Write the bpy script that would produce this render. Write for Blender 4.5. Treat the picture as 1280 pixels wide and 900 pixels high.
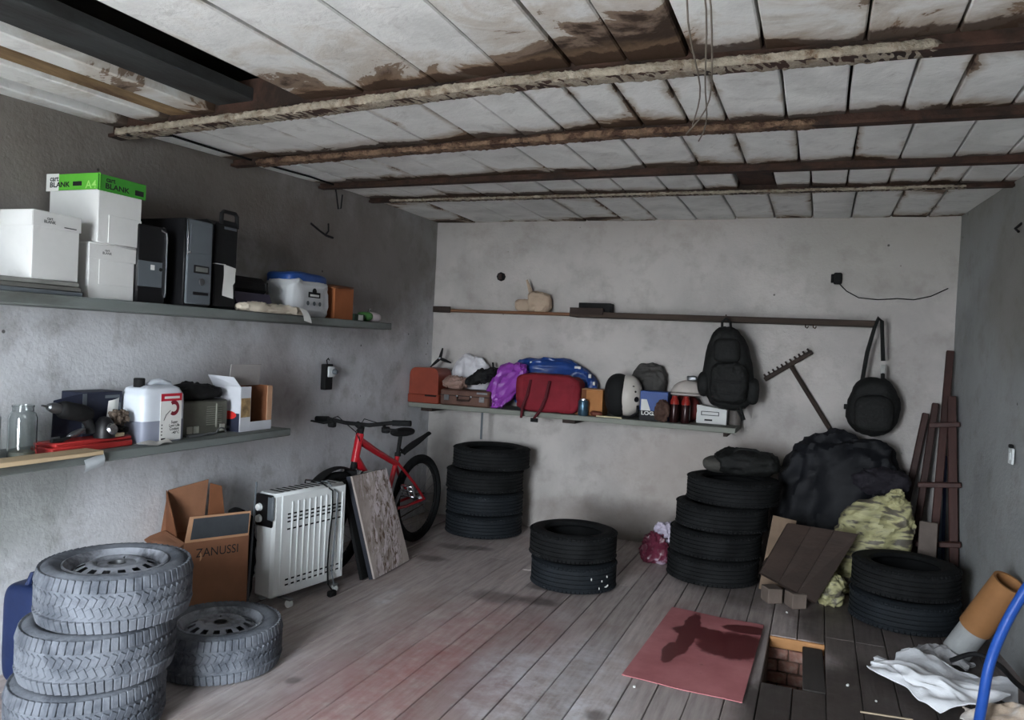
import bpy, math, random
from mathutils import Vector, Matrix, Euler, noise
random.seed(7)
PI = math.pi
scene = bpy.context.scene
for _o in list(bpy.data.objects):
    bpy.data.objects.remove(_o)
COL = scene.collection

# ------------------------------------------------------------------ camera
_r = Vector((0.92918448, 0.05239059, -0.36588445)).normalized()   # world X,Y,Z axes seen in camera axes
_d = Vector((0.36638762, 0.0, 0.93046231))
_u = Vector((0.04874747, -0.99862667, -0.01919526))
cam_data = bpy.data.cameras.new('camera')
cam = bpy.data.objects.new('camera', cam_data)
COL.objects.link(cam)
cam_data.sensor_width = 36.0
cam_data.lens = 36.0 * 977.73 / 1280.0
cam_data.clip_start = 0.02
_R = Matrix(((_r[0], -_r[1], -_r[2]), (_d[0], -_d[1], -_d[2]), (_u[0], -_u[1], -_u[2])))
cam.matrix_world = Matrix.Translation((0, 0, 1.45)) @ _R.to_4x4()
scene.camera = cam

# ------------------------------------------------------------------ world (overcast daylight) and portal at the open gate
world = bpy.data.worlds.new('overcast_sky')
scene.world = world
world.use_nodes = True
bg = world.node_tree.nodes['Background']
bg.inputs[0].default_value = (0.85, 0.925, 1.0, 1)
bg.inputs[1].default_value = 3.0
GX0, GX1, GY, GZ = -1.95, -0.85, -1.00, 2.12     # open gate: x range, y of front wall, head height
pl = bpy.data.lights.new('gate_portal', 'AREA')
pl.shape = 'RECTANGLE'; pl.size = GX1 - GX0; pl.size_y = GZ
pl.cycles.is_portal = True
po = bpy.data.objects.new('gate_portal', pl)
po.location = ((GX0 + GX1) / 2, GY - 0.05, GZ / 2)
po.rotation_euler = (PI / 2, 0, 0)
COL.objects.link(po)
vs = scene.view_settings
vs.view_transform = 'Standard'
try: vs.look = 'None'
except Exception: pass
vs.gamma = 1.0
vs.exposure = 4.05
vs.use_curve_mapping = False

# ------------------------------------------------------------------ materials
def lin(c):
    return tuple(((x / 255.0) / 12.92 if x <= 10.3 else ((x / 255.0 + 0.055) / 1.055) ** 2.4) for x in c)

class NT:
    def __init__(s, m):
        s.t = m.node_tree; s.n = s.t.nodes; s.l = s.t.links
    def new(s, t, **k):
        n = s.n.new(t)
        for a, b in k.items(): setattr(n, a, b)
        return n
    def link(s, a, b): s.l.new(a, b)
    def noise(s, vec, scale, detail=4, rough=0.55, dist=0.0):
        n = s.new('ShaderNodeTexNoise'); n.inputs['Scale'].default_value = scale
        n.inputs['Detail'].default_value = detail; n.inputs['Roughness'].default_value = rough
        n.inputs['Distortion'].default_value = dist
        s.link(vec, n.inputs['Vector']); return n.outputs['Fac']
    def ramp(s, fac, stops):
        r = s.new('ShaderNodeValToRGB'); e = r.color_ramp.elements
        while len(e) < len(stops): e.new(0.5)
        for i, (p, c) in enumerate(stops):
            e[i].position = p; e[i].color = (c if len(c) == 4 else tuple(c) + (1,)) if hasattr(c, '__len__') else (c, c, c, 1)
        s.link(fac, r.inputs[0]); return r.outputs[0]
    def mix(s, fac, a, b, mode='MIX'):
        m = s.new('ShaderNodeMix', data_type='RGBA', blend_type=mode)
        for sock, v in ((m.inputs['Factor'], fac), (m.inputs[6], a), (m.inputs[7], b)):
            if isinstance(v, bpy.types.NodeSocket): s.link(v, sock)
            elif hasattr(v, '__len__'): sock.default_value = tuple(v) + ((1,) if len(v) == 3 else ())
            else: sock.default_value = v
        return m.outputs[2]
    def math(s, op, a, b=None, clamp=False):
        m = s.new('ShaderNodeMath', operation=op); m.use_clamp = clamp
        for i, v in enumerate((a, b)):
            if v is None: continue
            if isinstance(v, bpy.types.NodeSocket): s.link(v, m.inputs[i])
            else: m.inputs[i].default_value = v
        return m.outputs[0]
    def bump(s, h, strength, dist=0.01):
        b = s.new('ShaderNodeBump'); b.inputs['Strength'].default_value = strength
        b.inputs['Distance'].default_value = dist
        s.link(h, b.inputs['Height']); return b.outputs[0]

MATS = {}
def mat(name, col, rough=0.6, metal=0.0, var=0.18, scale=8, bump=0.15, bscale=70, spec=0.4, col2=None, c2pos=(0.45, 0.6),
        trans=0.0, coat=0.0, stretch=None, alpha=1.0, ior=1.45, rand=0.0):
    if name in MATS: return MATS[name]
    m = bpy.data.materials.new(name); m.use_nodes = True
    t = NT(m); b = t.n['Principled BSDF']
    tc = t.new('ShaderNodeTexCoord'); vec = tc.outputs['Object']
    if stretch:
        mp = t.new('ShaderNodeMapping'); mp.inputs['Scale'].default_value = stretch
        t.link(vec, mp.inputs[0]); vec = mp.outputs[0]
    L = lin(col)
    f = t.noise(vec, scale, 5, 0.6)
    lo = tuple(x * (1 - var) for x in L); hi = tuple(min(1, x * (1 + var)) for x in L)
    c = t.ramp(f, [(0.3, lo), (0.7, hi)])
    if col2 is not None:
        f2 = t.noise(vec, scale * 0.6, 6, 0.65, 0.4)
        c = t.mix(t.ramp(f2, [(c2pos[0], 0.0), (c2pos[1], 1.0)]), c, lin(col2))
    if rand:
        oi = t.new('ShaderNodeObjectInfo')
        k = t.math('ADD', t.math('MULTIPLY', oi.outputs['Random'], 2 * rand), 1 - rand)
        c = t.mix(1.0, c, k, 'MULTIPLY')
    t.link(c, b.inputs['Base Color'])
    b.inputs['Roughness'].default_value = rough
    b.inputs['Metallic'].default_value = metal
    b.inputs['Specular IOR Level'].default_value = spec
    b.inputs['IOR'].default_value = ior
    if trans: b.inputs['Transmission Weight'].default_value = trans
    if coat: b.inputs['Coat Weight'].default_value = coat; b.inputs['Coat Roughness'].default_value = 0.15
    if alpha < 1: b.inputs['Alpha'].default_value = alpha
    if bump:
        t.link(t.bump(t.noise(vec, bscale, 4), bump, 0.006), b.inputs['Normal'])
    MATS[name] = m
    return m

def world_mat(name):
    m = bpy.data.materials.new(name); m.use_nodes = True
    t = NT(m); b = t.n['Principled BSDF']
    g = t.new('ShaderNodeNewGeometry'); pos = g.outputs['Position']
    return m, t, b, pos

def blob_mask(t, pos, centre, radii, edge=0.35, wob=0.5, wscale=3.0):
    """soft irregular patch around a world point: 1 inside, 0 outside"""
    mp = t.new('ShaderNodeMapping'); mp.vector_type = 'TEXTURE'
    mp.inputs['Location'].default_value = centre; mp.inputs['Scale'].default_value = radii
    t.link(pos, mp.inputs[0])
    ln = t.new('ShaderNodeVectorMath', operation='LENGTH'); t.link(mp.outputs[0], ln.inputs[0])
    n = t.noise(pos, wscale, 5, 0.65, 0.3)
    d = t.math('ADD', ln.outputs['Value'], t.math('MULTIPLY', t.math('SUBTRACT', n, 0.5), wob * 2))
    return _step(t, d, 1 - edge, 1 + edge)

def _step(t, v, a, b):
    mr = t.new('ShaderNodeMapRange'); mr.interpolation_type = 'SMOOTHSTEP'
    mr.inputs[1].default_value = a; mr.inputs[2].default_value = b
    mr.inputs[3].default_value = 1.0; mr.inputs[4].default_value = 0.0
    t.link(v, mr.inputs[0]); return mr.outputs[0]

def wall_material(name, base, dirt, zdark, patches=()):
    m, t, b, pos = world_mat(name)
    n1 = t.noise(pos, 1.3, 6, 0.6, 0.3); n2 = t.noise(pos, 6, 6, 0.65); n3 = t.noise(pos, 55, 3)
    L = lin(base)
    c = t.ramp(n1, [(0.3, tuple(x * 0.74 for x in L)), (0.55, L), (0.75, tuple(min(1, x * 1.12) for x in L))])
    c = t.mix(t.ramp(n2, [(0.5, 0.0), (0.72, 0.45)]), c, lin(dirt))
    # brownish darkening towards the ceiling, edge broken by noise
    sx = t.new('ShaderNodeSeparateXYZ'); t.link(pos, sx.inputs[0])
    zz = t.math('ADD', sx.outputs[2], t.math('MULTIPLY', t.math('SUBTRACT', n1, 0.5), 1.1))
    dm = t.math('SUBTRACT', 1.0, _step(t, zz, zdark, zdark + 0.55))
    c = t.mix(t.math('MULTIPLY', dm, 0.55), c, lin(dirt))
    for (cen, rad, colr, k) in patches:
        c = t.mix(t.math('MULTIPLY', blob_mask(t, pos, cen, rad, 0.5, 0.5, 4), k), c, lin(colr))
    # chips and specks
    vo = t.new('ShaderNodeTexVoronoi'); vo.inputs['Scale'].default_value = 5.0; t.link(pos, vo.inputs['Vector'])
    c = t.mix(t.math('MULTIPLY', _step(t, vo.outputs['Distance'], 0.03, 0.05), 0.8), c, lin((52, 46, 42)))
    t.link(c, b.inputs['Base Color'])
    b.inputs['Roughness'].default_value = 0.9; b.inputs['Specular IOR Level'].default_value = 0.2
    h = t.math('ADD', t.math('MULTIPLY', n2, 0.8), t.math('MULTIPLY', n3, 0.25))
    t.link(t.bump(h, 0.5, 0.02), b.inputs['Normal'])
    return m

def floor_material():
    m, t, b, pos = world_mat('floor_paint')
    oi = t.new('ShaderNodeObjectInfo')
    mp = t.new('ShaderNodeMapping'); mp.inputs['Scale'].default_value = (14, 1.2, 14); t.link(pos, mp.inputs[0])
    grain = t.noise(mp.outputs[0], 3, 6, 0.6); n2 = t.noise(pos, 2.2, 6, 0.62, 0.4); n3 = t.noise(pos, 9, 6, 0.7)
    c = t.ramp(grain, [(0.25, lin((136, 126, 123))), (0.55, lin((172, 162, 159))), (0.8, lin((190, 181, 178)))])
    c = t.mix(t.ramp(n2, [(0.48, 0.0), (0.7, 0.55)]), c, lin((146, 128, 121)))
    # worn red paint left in places
    for cen, rad, k in (((-1.55, 2.75, 0), (0.42, 0.5, 1), 0.5), ((-1.45, 3.6, 0), (0.38, 0.55, 1), 0.4), ((-1.75, 3.1, 0), (0.35, 0.5, 1), 0.25)):
        c = t.mix(t.math('MULTIPLY', t.math('MULTIPLY', blob_mask(t, pos, cen, rad, 0.6, 0.6, 3), k), t.ramp(n3, [(0.3, 0.25), (0.6, 1.0)])), c, lin((146, 84, 84)))
    # spilled white dust
    for cen, rad, k in (((-1.0, 3.05, 0), (0.32, 0.4, 1), 0.85), ((-0.95, 3.6, 0), (0.16, 0.22, 1), 0.85), ((-2.19, 3.83, 0), (0.05, 0.13, 1), 0.9), ((-1.25, 3.3, 0), (0.14, 0.22, 1), 0.7), ((-1.2, 4.0, 0), (0.1, 0.12, 1), 0.5), ((-2.1, 2.75, 0), (0.25, 0.3, 1), 0.35)):
        c = t.mix(t.math('MULTIPLY', t.math('MULTIPLY', blob_mask(t, pos, cen, rad, 0.7, 0.7, 6), k), t.ramp(n3, [(0.4, 0.1), (0.65, 1.0)])), c, lin((205, 205, 210)))
    # dark oily / wet boards by the pit
    for cen, rad, k in (((0.45, 3.4, 0), (0.68, 0.75, 1), 0.9), ((0.45, 4.6, 0), (0.5, 0.6, 1), 0.75), ((-0.1, 5.2, 0), (0.7, 0.5, 1), 0.5)):
        c = t.mix(t.math('MULTIPLY', blob_mask(t, pos, cen, rad, 0.15, 0.25, 2.5), k), c, lin((50, 43, 39)))
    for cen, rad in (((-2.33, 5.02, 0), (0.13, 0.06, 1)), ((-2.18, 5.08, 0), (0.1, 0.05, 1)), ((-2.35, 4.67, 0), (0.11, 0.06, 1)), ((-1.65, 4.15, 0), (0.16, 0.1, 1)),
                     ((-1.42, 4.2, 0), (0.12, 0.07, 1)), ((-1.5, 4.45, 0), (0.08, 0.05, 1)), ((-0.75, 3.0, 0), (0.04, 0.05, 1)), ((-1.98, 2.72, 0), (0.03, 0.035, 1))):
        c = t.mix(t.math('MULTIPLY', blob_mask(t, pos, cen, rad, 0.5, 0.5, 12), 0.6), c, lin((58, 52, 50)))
    k = t.math('ADD', t.math('MULTIPLY', oi.outputs['Random'], 0.30), 0.85)
    c = t.mix(1.0, c, k, 'MULTIPLY')
    t.link(c, b.inputs['Base Color'])
    t.link(t.ramp(n3, [(0.3, 0.42), (0.7, 0.7)]), b.inputs['Roughness'])
    b.inputs['Specular IOR Level'].default_value = 0.45
    t.link(t.bump(t.math('ADD', grain, t.math('MULTIPLY', n3, 0.4)), 0.25, 0.008), b.inputs['Normal'])
    return m

def slab_material():
    m, t, b, pos = world_mat('whitewashed_slab')
    tc = t.new('ShaderNodeTexCoord'); oi = t.new('ShaderNodeObjectInfo')
    sx = t.new('ShaderNodeSeparateXYZ'); t.link(tc.outputs['Generated'], sx.inputs[0])
    y = sx.outputs[1]; x = sx.outputs[0]
    n1 = t.noise(pos, 3.0, 6, 0.65, 0.6); n2 = t.noise(pos, 9, 6, 0.7, 0.5); n3 = t.noise(pos, 60, 3)
    c = t.ramp(n1, [(0.3, lin((205, 205, 202))), (0.6, lin((232, 232, 229)))])
    # damp brown stains with tide lines, mostly along the beams and joints
    dy = t.math('MINIMUM', y, t.math('SUBTRACT', 1.0, y)); dx = t.math('MINIMUM', x, t.math('SUBTRACT', 1.0, x))
    d = t.math('MINIMUM', dy, t.math('ADD', t.math('MULTIPLY', dx, 0.9), 0.13))
    r = t.math('MULTIPLY', t.math('SUBTRACT', oi.outputs['Random'], 0.5), 0.26)
    s = t.math('ADD', t.math('SUBTRACT', t.math('MULTIPLY', n1, 0.8), 0.385), r)
    k = t.math('SUBTRACT', d, s)
    c = t.mix(t.math('MULTIPLY', _step(t, k, -0.02, 0.14), 0.55), c, lin((150, 132, 108)))
    c = t.mix(t.math('MULTIPLY', _step(t, k, -0.035, -0.015), 0.8), c, lin((104, 78, 56)))
    c = t.mix(t.math('MULTIPLY', _step(t, k, -0.13, -0.05), 0.9), c, lin((46, 34, 27)))
    c = t.mix(t.ramp(n2, [(0.55, 0.0), (0.75, 0.35)]), c, lin((120, 112, 104)))
    # rust and grime washed out along both sides of each beam
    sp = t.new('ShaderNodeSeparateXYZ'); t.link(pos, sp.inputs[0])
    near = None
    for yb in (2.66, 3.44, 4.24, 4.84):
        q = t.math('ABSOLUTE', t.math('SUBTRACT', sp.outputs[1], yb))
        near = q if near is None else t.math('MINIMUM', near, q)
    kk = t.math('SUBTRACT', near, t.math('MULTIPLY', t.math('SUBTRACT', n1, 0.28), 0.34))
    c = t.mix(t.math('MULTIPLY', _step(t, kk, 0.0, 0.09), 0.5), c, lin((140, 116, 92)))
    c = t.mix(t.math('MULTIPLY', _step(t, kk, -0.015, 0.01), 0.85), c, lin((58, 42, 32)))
    t.link(c, b.inputs['Base Color'])
    b.inputs['Roughness'].default_value = 0.92; b.inputs['Specular IOR Level'].default_value = 0.15
    t.link(t.bump(t.math('ADD', n2, t.math('MULTIPLY', n3, 0.3)), 0.4, 0.012), b.inputs['Normal'])
    return m

# ------------------------------------------------------------------ geometry collector
def rotm(rx=0, ry=0, rz=0): return Euler((rx, ry, rz)).to_matrix().to_4x4()

class G:
    def __init__(s): s.v = []; s.f = []
    def add(s, vs, fs, M=None):
        o = len(s.v)
        s.v += [tuple(M @ Vector(p)) if M is not None else tuple(p) for p in vs]
        s.f += [tuple(i + o for i in f) for f in fs]
        return s
    def box(s, c, d, bev=0.004, M=None):
        hx, hy, hz = d[0] / 2, d[1] / 2, d[2] / 2
        b = min(bev, 0.45 * min(d))
        vs = []; ix = {}
        for sx in (-1, 1):
            for sy in (-1, 1):
                for sz in (-1, 1):
                    for a in range(3):
                        p = [sx * hx, sy * hy, sz * hz]
                        for q, sg in enumerate((sx, sy, sz)):
                            if q != a: p[q] -= sg * b
                        ix[(sx, sy, sz, a)] = len(vs); vs.append((c[0] + p[0], c[1] + p[1], c[2] + p[2]))
        fs = []
        for a in range(3):
            o = [q for q in range(3) if q != a]
            for sg in (-1, 1):
                q = []
                for s1, s2 in ((-1, -1), (1, -1), (1, 1), (-1, 1)):
                    k = [0, 0, 0]; k[a] = sg; k[o[0]] = s1; k[o[1]] = s2
                    q.append(ix[(k[0], k[1], k[2], a)])
                flip = (sg < 0) != (a == 1)
                fs.append(tuple(reversed(q)) if flip else tuple(q))
        for a in range(3):            # edges running along a
            o = [q for q in range(3) if q != a]
            for s1 in (-1, 1):
                for s2 in (-1, 1):
                    def key(sa, ax):
                        k = [0, 0, 0]; k[a] = sa; k[o[0]] = s1; k[o[1]] = s2
                        return ix[(k[0], k[1], k[2], ax)]
                    q = [key(-1, o[0]), key(1, o[0]), key(1, o[1]), key(-1, o[1])]
                    fs.append(tuple(q))
        for sx in (-1, 1):
            for sy in (-1, 1):
                for sz in (-1, 1):
                    fs.append(tuple(ix[(sx, sy, sz, a)] for a in range(3)))
        return s.add(vs, fs, M)
    def hexa(s, p):                   # 8 corners: bottom 4 ccw, top 4 ccw
        return s.add(p, [(3, 2, 1, 0), (4, 5, 6, 7), (0, 1, 5, 4), (1, 2, 6, 5), (2, 3, 7, 6), (3, 0, 4, 7)])
    def tube(s, pts, r, n=8, closed=False, cap=True):
        pts = [Vector(p) for p in pts]; N = len(pts); o = len(s.v); up = None
        rs = r if hasattr(r, '__len__') else [r] * N
        for i, p in enumerate(pts):
            a = pts[(i - 1) % N] if (closed or i > 0) else p
            c = pts[(i + 1) % N] if (closed or i < N - 1) else p
            t = (c - a)
            t = t.normalized() if t.length > 1e-9 else Vector((0, 0, 1))
            if up is None:
                up = Vector((0, 0, 1)) if abs(t.z) < 0.9 else Vector((1, 0, 0))
            x = up - t * up.dot(t)
            if x.length < 1e-6: x = t.orthogonal()
            x.normalize(); up = x; y = t.cross(x)
            for k in range(n):
                an = 2 * PI * k / n
                s.v.append(tuple(p + (x * math.cos(an) + y * math.sin(an)) * rs[i]))
        for i in range(N if closed else N - 1):
            j = (i + 1) % N
            for k in range(n):
                k2 = (k + 1) % n
                s.f.append((o + i * n + k, o + i * n + k2, o + j * n + k2, o + j * n + k))
        if cap and not closed:
            s.f.append(tuple(o + k for k in reversed(range(n))))
            s.f.append(tuple(o + (N - 1) * n + k for k in range(n)))
        return s
    def lathe(s, prof, n=32, M=None, closed=False):
        vs = []; fs = []; m = len(prof)
        for i in range(n):
            a = 2 * PI * i / n
            for (r, z) in prof: vs.append((r * math.cos(a), r * math.sin(a), z))
        for i in range(n):
            j = (i + 1) % n
            for k in range(m if closed else m - 1):
                k2 = (k + 1) % m
                fs.append((i * m + k, j * m + k, j * m + k2, i * m + k2))
        if not closed:
            if prof[0][0] > 1e-6: fs.append(tuple(i * m for i in reversed(range(n))))
            if prof[-1][0] > 1e-6: fs.append(tuple(i * m + m - 1 for i in range(n)))
        return s.add(vs, fs, M)
    def grid(s, fn, nu, nv, M=None, wrap=False):
        vs = [fn(i / (nu if wrap else nu - 1), j / (nv - 1)) for i in range(nu) for j in range(nv)]
        fs = []
        for i in range(nu if wrap else nu - 1):
            i2 = (i + 1) % nu
            for j in range(nv - 1):
                fs.append((i * nv + j, i2 * nv + j, i2 * nv + j + 1, i * nv + j + 1))
        return s.add(vs, fs, M)
    def blob(s, c, d, e=(1, 1), amp=0.015, fr=6, seed=0, nu=72, nv=44, floor=None, fold=0.0, M=None, shape=None):
        """soft bag: superellipsoid of half sizes d with folds; fn shape(p) may bend it"""
        sp = lambda x, q: math.copysign(abs(x) ** q, x)
        sd = Vector((seed * 3.1, seed * 7.7, seed * 1.3))
        def fn(u, v):
            a = 2 * PI * u; b = -PI / 2 + PI * v
            n = Vector((sp(math.cos(b), e[0]) * sp(math.cos(a), e[1]), sp(math.cos(b), e[0]) * sp(math.sin(a), e[1]), sp(math.sin(b), e[0])))
            p = Vector((n.x * d[0], n.y * d[1], n.z * d[2]))
            k = noise.noise(p * fr + sd) * amp
            if fold:
                w = noise.noise(p * fr * 0.8 + sd * 2)
                W3 = Vector((w, w, w))
                r1 = 1 - 2 * abs(noise.noise(p * fr * 1.7 + sd + W3)) - 0.6
                r2 = 1 - 2 * abs(noise.noise(p * fr * 3.6 + sd * 0.7 + W3)) - 0.6
                k += 1.5 * fold * (r1 + 0.5 * r2)
            nn = Vector((n.x / d[0], n.y / d[1], n.z / d[2])).normalized()
            p = p + nn * k * (1 if 0.02 < v < 0.98 else 0.3)
            if shape: p = shape(p)
            if floor is not None and p.z < floor: p.z = floor
            return (p.x + c[0], p.y + c[1], p.z + c[2])
        return s.grid(fn, nu, nv, M, wrap=True)
    def sweep(s, prof, path_y0, path_y1, M=None):     # prism of a 2D outline (x,z) between two y
        n = len(prof)
        vs = [(x, path_y0, z) for x, z in prof] + [(x, path_y1, z) for x, z in prof]
        fs = [tuple(range(n)), tuple(reversed(range(n, 2 * n)))]
        fs += [(i + n, (i + 1) % n + n, (i + 1) % n, i) for i in range(n)]
        return s.add(vs, fs, M)
    def mesh(s, name, smooth=True, angle=38):
        me = bpy.data.meshes.new(name)
        me.from_pydata(s.v, [], s.f); me.validate(); me.update()
        import bmesh
        bm = bmesh.new(); bm.from_mesh(me); bmesh.ops.recalc_face_normals(bm, faces=bm.faces); bm.to_mesh(me); bm.free()
        if smooth:
            me.polygons.foreach_set('use_smooth', [True] * len(me.polygons))
            me.set_sharp_from_angle(angle=math.radians(angle))
        return me

def obj(name, g, m, parent=None, smooth=True, angle=38, loc=None, rot=None, label=None, kind=None):
    me = g.mesh(name, smooth, angle) if isinstance(g, G) else g
    if not me.materials: me.materials.append(m)
    o = bpy.data.objects.new(name, me); COL.objects.link(o)
    if parent is not None: o.parent = parent
    if loc is not None: o.location = loc
    if rot is not None: o.rotation_euler = rot
    if label: o['label'] = label
    if kind: o['kind'] = kind
    return o

def tag(o, label, cat, group=None):
    o['label'] = label; o['category'] = cat
    if group: o['group'] = group
    return o

def thing(name, label, cat, loc=(0, 0, 0), rot=(0, 0, 0), group=None):
    o = bpy.data.objects.new(name, None); COL.objects.link(o)
    o.location = loc; o.rotation_euler = rot; o.empty_display_size = 0.05
    return tag(o, label, cat, group)

def dup(root, loc, rot, label, group=None):
    r = root.copy(); COL.objects.link(r); r.location = loc; r.rotation_euler = rot; r['label'] = label
    if group: r['group'] = group
    for ch in root.children:
        c = ch.copy(); COL.objects.link(c); c.parent = r
        for gch in ch.children:
            d = gch.copy(); COL.objects.link(d); d.parent = c
    return r

FACES = {'+X': ((0, 1, 0), (0, 0, 1), (1, 0, 0)), '-Y': ((1, 0, 0), (0, 0, 1), (0, -1, 0)), '+Z': ((1, 0, 0), (0, 1, 0), (0, 0, 1))}
def text(body, parent, pos, face, width=None, height=None, m=None, name='lettering', bold=0.0, M=None, mirror=False):
    cu = bpy.data.curves.new('txt', 'FONT'); cu.body = body; cu.size = 1.0; cu.extrude = 0.0; cu.offset = bold
    cu.align_x = 'CENTER'; cu.align_y = 'CENTER'; cu.resolution_u = 3; cu.space_line = 0.85
    to = bpy.data.objects.new('txt', cu); COL.objects.link(to)
    dg = bpy.context.evaluated_depsgraph_get()
    me = bpy.data.meshes.new_from_object(to.evaluated_get(dg))
    bpy.data.objects.remove(to); bpy.data.curves.remove(cu)
    xs = [v.co.x for v in me.vertices]; ys = [v.co.y for v in me.vertices]
    w = max(xs) - min(xs); h = max(ys) - min(ys); cx = (max(xs) + min(xs)) / 2; cy = (max(ys) + min(ys)) / 2
    sx = (width / w) if width else height / h
    sy = (height / h) if height else sx
    if not width: sx = sy
    R, U, N = (Vector(q) for q in FACES[face])
    for v in me.vertices:
        p = Vector(pos) + R * ((v.co.x - cx) * sx) + U * ((v.co.y - cy) * sy)
        v.co = (M @ p) if M is not None else p
    me.materials.clear()
    return obj(name, me, m or M_ink, parent, smooth=False)

# common materials
M_ink = mat('black_ink', (28, 28, 30), 0.7, bump=0)
M_rubber_dust = mat('dusty_rubber', (104, 108, 115), 0.88, var=0.22, scale=9, bump=0.35, bscale=90, spec=0.2, col2=(76, 80, 87))
M_rubber = mat('black_rubber', (19, 20, 21), 0.8, var=0.3, scale=6, bump=0.3, bscale=90, spec=0.2, col2=(27, 28, 29))
M_rim = mat('dusty_steel', (150, 154, 162), 0.55, 0.35, var=0.3, scale=10, bump=0.1, col2=(88, 90, 96))
M_dark = mat('dark_cavity', (10, 10, 11), 0.9, bump=0)
M_black = mat('black_plastic', (15, 15, 17), 0.45, var=0.2, bump=0.05)
M_blackm = mat('black_matte', (14, 14, 15), 0.8, var=0.25, bump=0.2)
M_greyplastic = mat('grey_plastic', (88, 94, 99), 0.5, var=0.06, bump=0.04)
M_white_card = mat('white_card', (205, 205, 203), 0.75, var=0.06, scale=5, bump=0.1, bscale=30, col2=(176, 174, 170), c2pos=(0.55, 0.8))
M_paper = mat('paper', (210, 210, 206), 0.8, var=0.05, bump=0.05)
M_green = mat('green_print', (86, 168, 52), 0.6, var=0.08, bump=0.04)
M_green_d = mat('green_print_deep', (58, 136, 46), 0.6, var=0.08, bump=0.04)
M_kraft = mat('kraft_card', (130, 90, 66), 0.85, var=0.12, scale=6, bump=0.15, bscale=50)
M_kraft_l = mat('kraft_edge', (178, 136, 104), 0.85, var=0.1, bump=0.1)
M_kraft_d = mat('kraft_inside', (118, 74, 48), 0.88, var=0.15, bump=0.1)
M_shelf = mat('grey_shelf_paint', (106, 112, 110), 0.65, var=0.15, scale=5, bump=0.2, col2=(84, 86, 82), stretch=(1, 0.3, 1))
M_white_enamel = mat('white_enamel', (222, 226, 226), 0.35, var=0.03, bump=0.02, coat=0.2)
M_chrome = mat('chrome', (190, 192, 196), 0.25, 1.0, var=0.08, bump=0.02)
M_steel = mat('worn_steel', (130, 132, 134), 0.45, 0.9, var=0.2, bump=0.1)
M_red_paint = mat('red_enamel', (172, 26, 38), 0.3, var=0.08, bump=0.02, coat=0.5)
M_glass = mat('clear_glass', (235, 240, 240), 0.05, var=0.0, bump=0.02, trans=1.0, ior=1.45)
M_brownwood = mat('brown_painted_wood', (68, 41, 36), 0.6, var=0.25, scale=5, bump=0.25, stretch=(1, 1, 0.25), col2=(52, 32, 28))
M_oldwood = mat('old_dark_wood', (52, 40, 34), 0.75, var=0.3, scale=8, bump=0.4, stretch=(0.25, 1, 1), col2=(40, 32, 27))
M_rust = mat('rusty_steel', (62, 42, 33), 0.85, var=0.35, scale=14, bump=0.5, bscale=60, col2=(40, 29, 24))
M_mortar = mat('crumbled_mortar', (146, 137, 122), 0.95, var=0.3, scale=30, bump=0.9, bscale=110, col2=(98, 78, 60), c2pos=(0.5, 0.7))

# ------------------------------------------------------------------ the setting
XL, YB, YF, H = -3.05, 5.90, GY, 2.455
def xr(y): return 0.82 + 0.085 * (5.9 - y)
def zc(x, y):
    a = min(max((4.6 - y) / 2.6, 0), 1.1); b = min(max((-1.0 - x) / 2.0, 0), 1.05)
    return 2.445 - 0.115 * a * b

def wall_grid(fn, nu, nv, amp=0.006, fr=2.0, nrm=(1, 0, 0)):
    N = Vector(nrm)
    def f(u, v):
        p = Vector(fn(u, v))
        return tuple(p + N * (noise.noise(p * fr) * amp + noise.noise(p * 7) * amp * 0.3))
    return f
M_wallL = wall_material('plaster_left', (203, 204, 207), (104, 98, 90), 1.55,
    [((-3.05, 2.6, 2.2), (1, 1.9, 0.5), (98, 90, 80), 0.75), ((-3.05, 3.75, 1.1), (1, 0.5, 0.3), (132, 120, 114), 0.5), ((-3.05, 4.8, 1.95), (1, 1.1, 0.5), (112, 104, 98), 0.65), ((-3.05, 2.2, 0.75), (1, 0.35, 0.3), (112, 118, 106), 0.5)])  # second patch paints the open carton's soft cast shadow into the plaster
M_wallB = wall_material('plaster_back', (184, 179, 175), (138, 130, 124), 2.15,
    [((-0.7, 5.9, 0.55), (0.7, 1, 0.35), (150, 136, 126), 0.4), ((-1.3, 5.9, 0.12), (0.9, 1, 0.16), (110, 100, 94), 0.6), ((0.4, 5.9, 2.2), (0.7, 1, 0.3), (140, 138, 130), 0.4)])
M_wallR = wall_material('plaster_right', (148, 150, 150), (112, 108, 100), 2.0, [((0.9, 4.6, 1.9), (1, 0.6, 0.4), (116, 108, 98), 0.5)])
def structure(o): o['kind'] = 'structure'; return o
def slab_wall(name, fn, nrm, m, nu, nv, thick=0.15):
    g = G(); f = wall_grid(fn, nu, nv, nrm=nrm); g.grid(f, nu, nv)
    N = Vector(nrm) * -thick
    g.hexa([tuple(Vector(fn(u, v)) + N * k) for k in (1.0, 0.12) for (u, v) in ((0, 0), (1, 0), (1, 1), (0, 1))])
    return structure(obj(name, g, m))
slab_wall('wall_left', lambda u, v: (XL, YF + (YB + 0.1 - YF) * u, -0.9 + 3.6 * v), (1, 0, 0), M_wallL, 70, 36)
slab_wall('wall_back', lambda u, v: (XL - 0.1 + 4.1 * u, YB, -0.9 + 3.6 * v), (0, -1, 0), M_wallB, 60, 36)
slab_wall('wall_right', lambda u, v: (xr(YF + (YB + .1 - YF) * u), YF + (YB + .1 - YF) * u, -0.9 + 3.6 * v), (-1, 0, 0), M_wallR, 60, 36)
g = G()
g.box(((XL - 0.1 + GX0) / 2, GY - 0.1, 0.9), (GX0 - XL + 0.1, 0.2, 3.6), 0.01)
g.box(((GX1 + 1.5) / 2, GY - 0.1, 0.9), (1.5 - GX1, 0.2, 3.6), 0.01)
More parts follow.
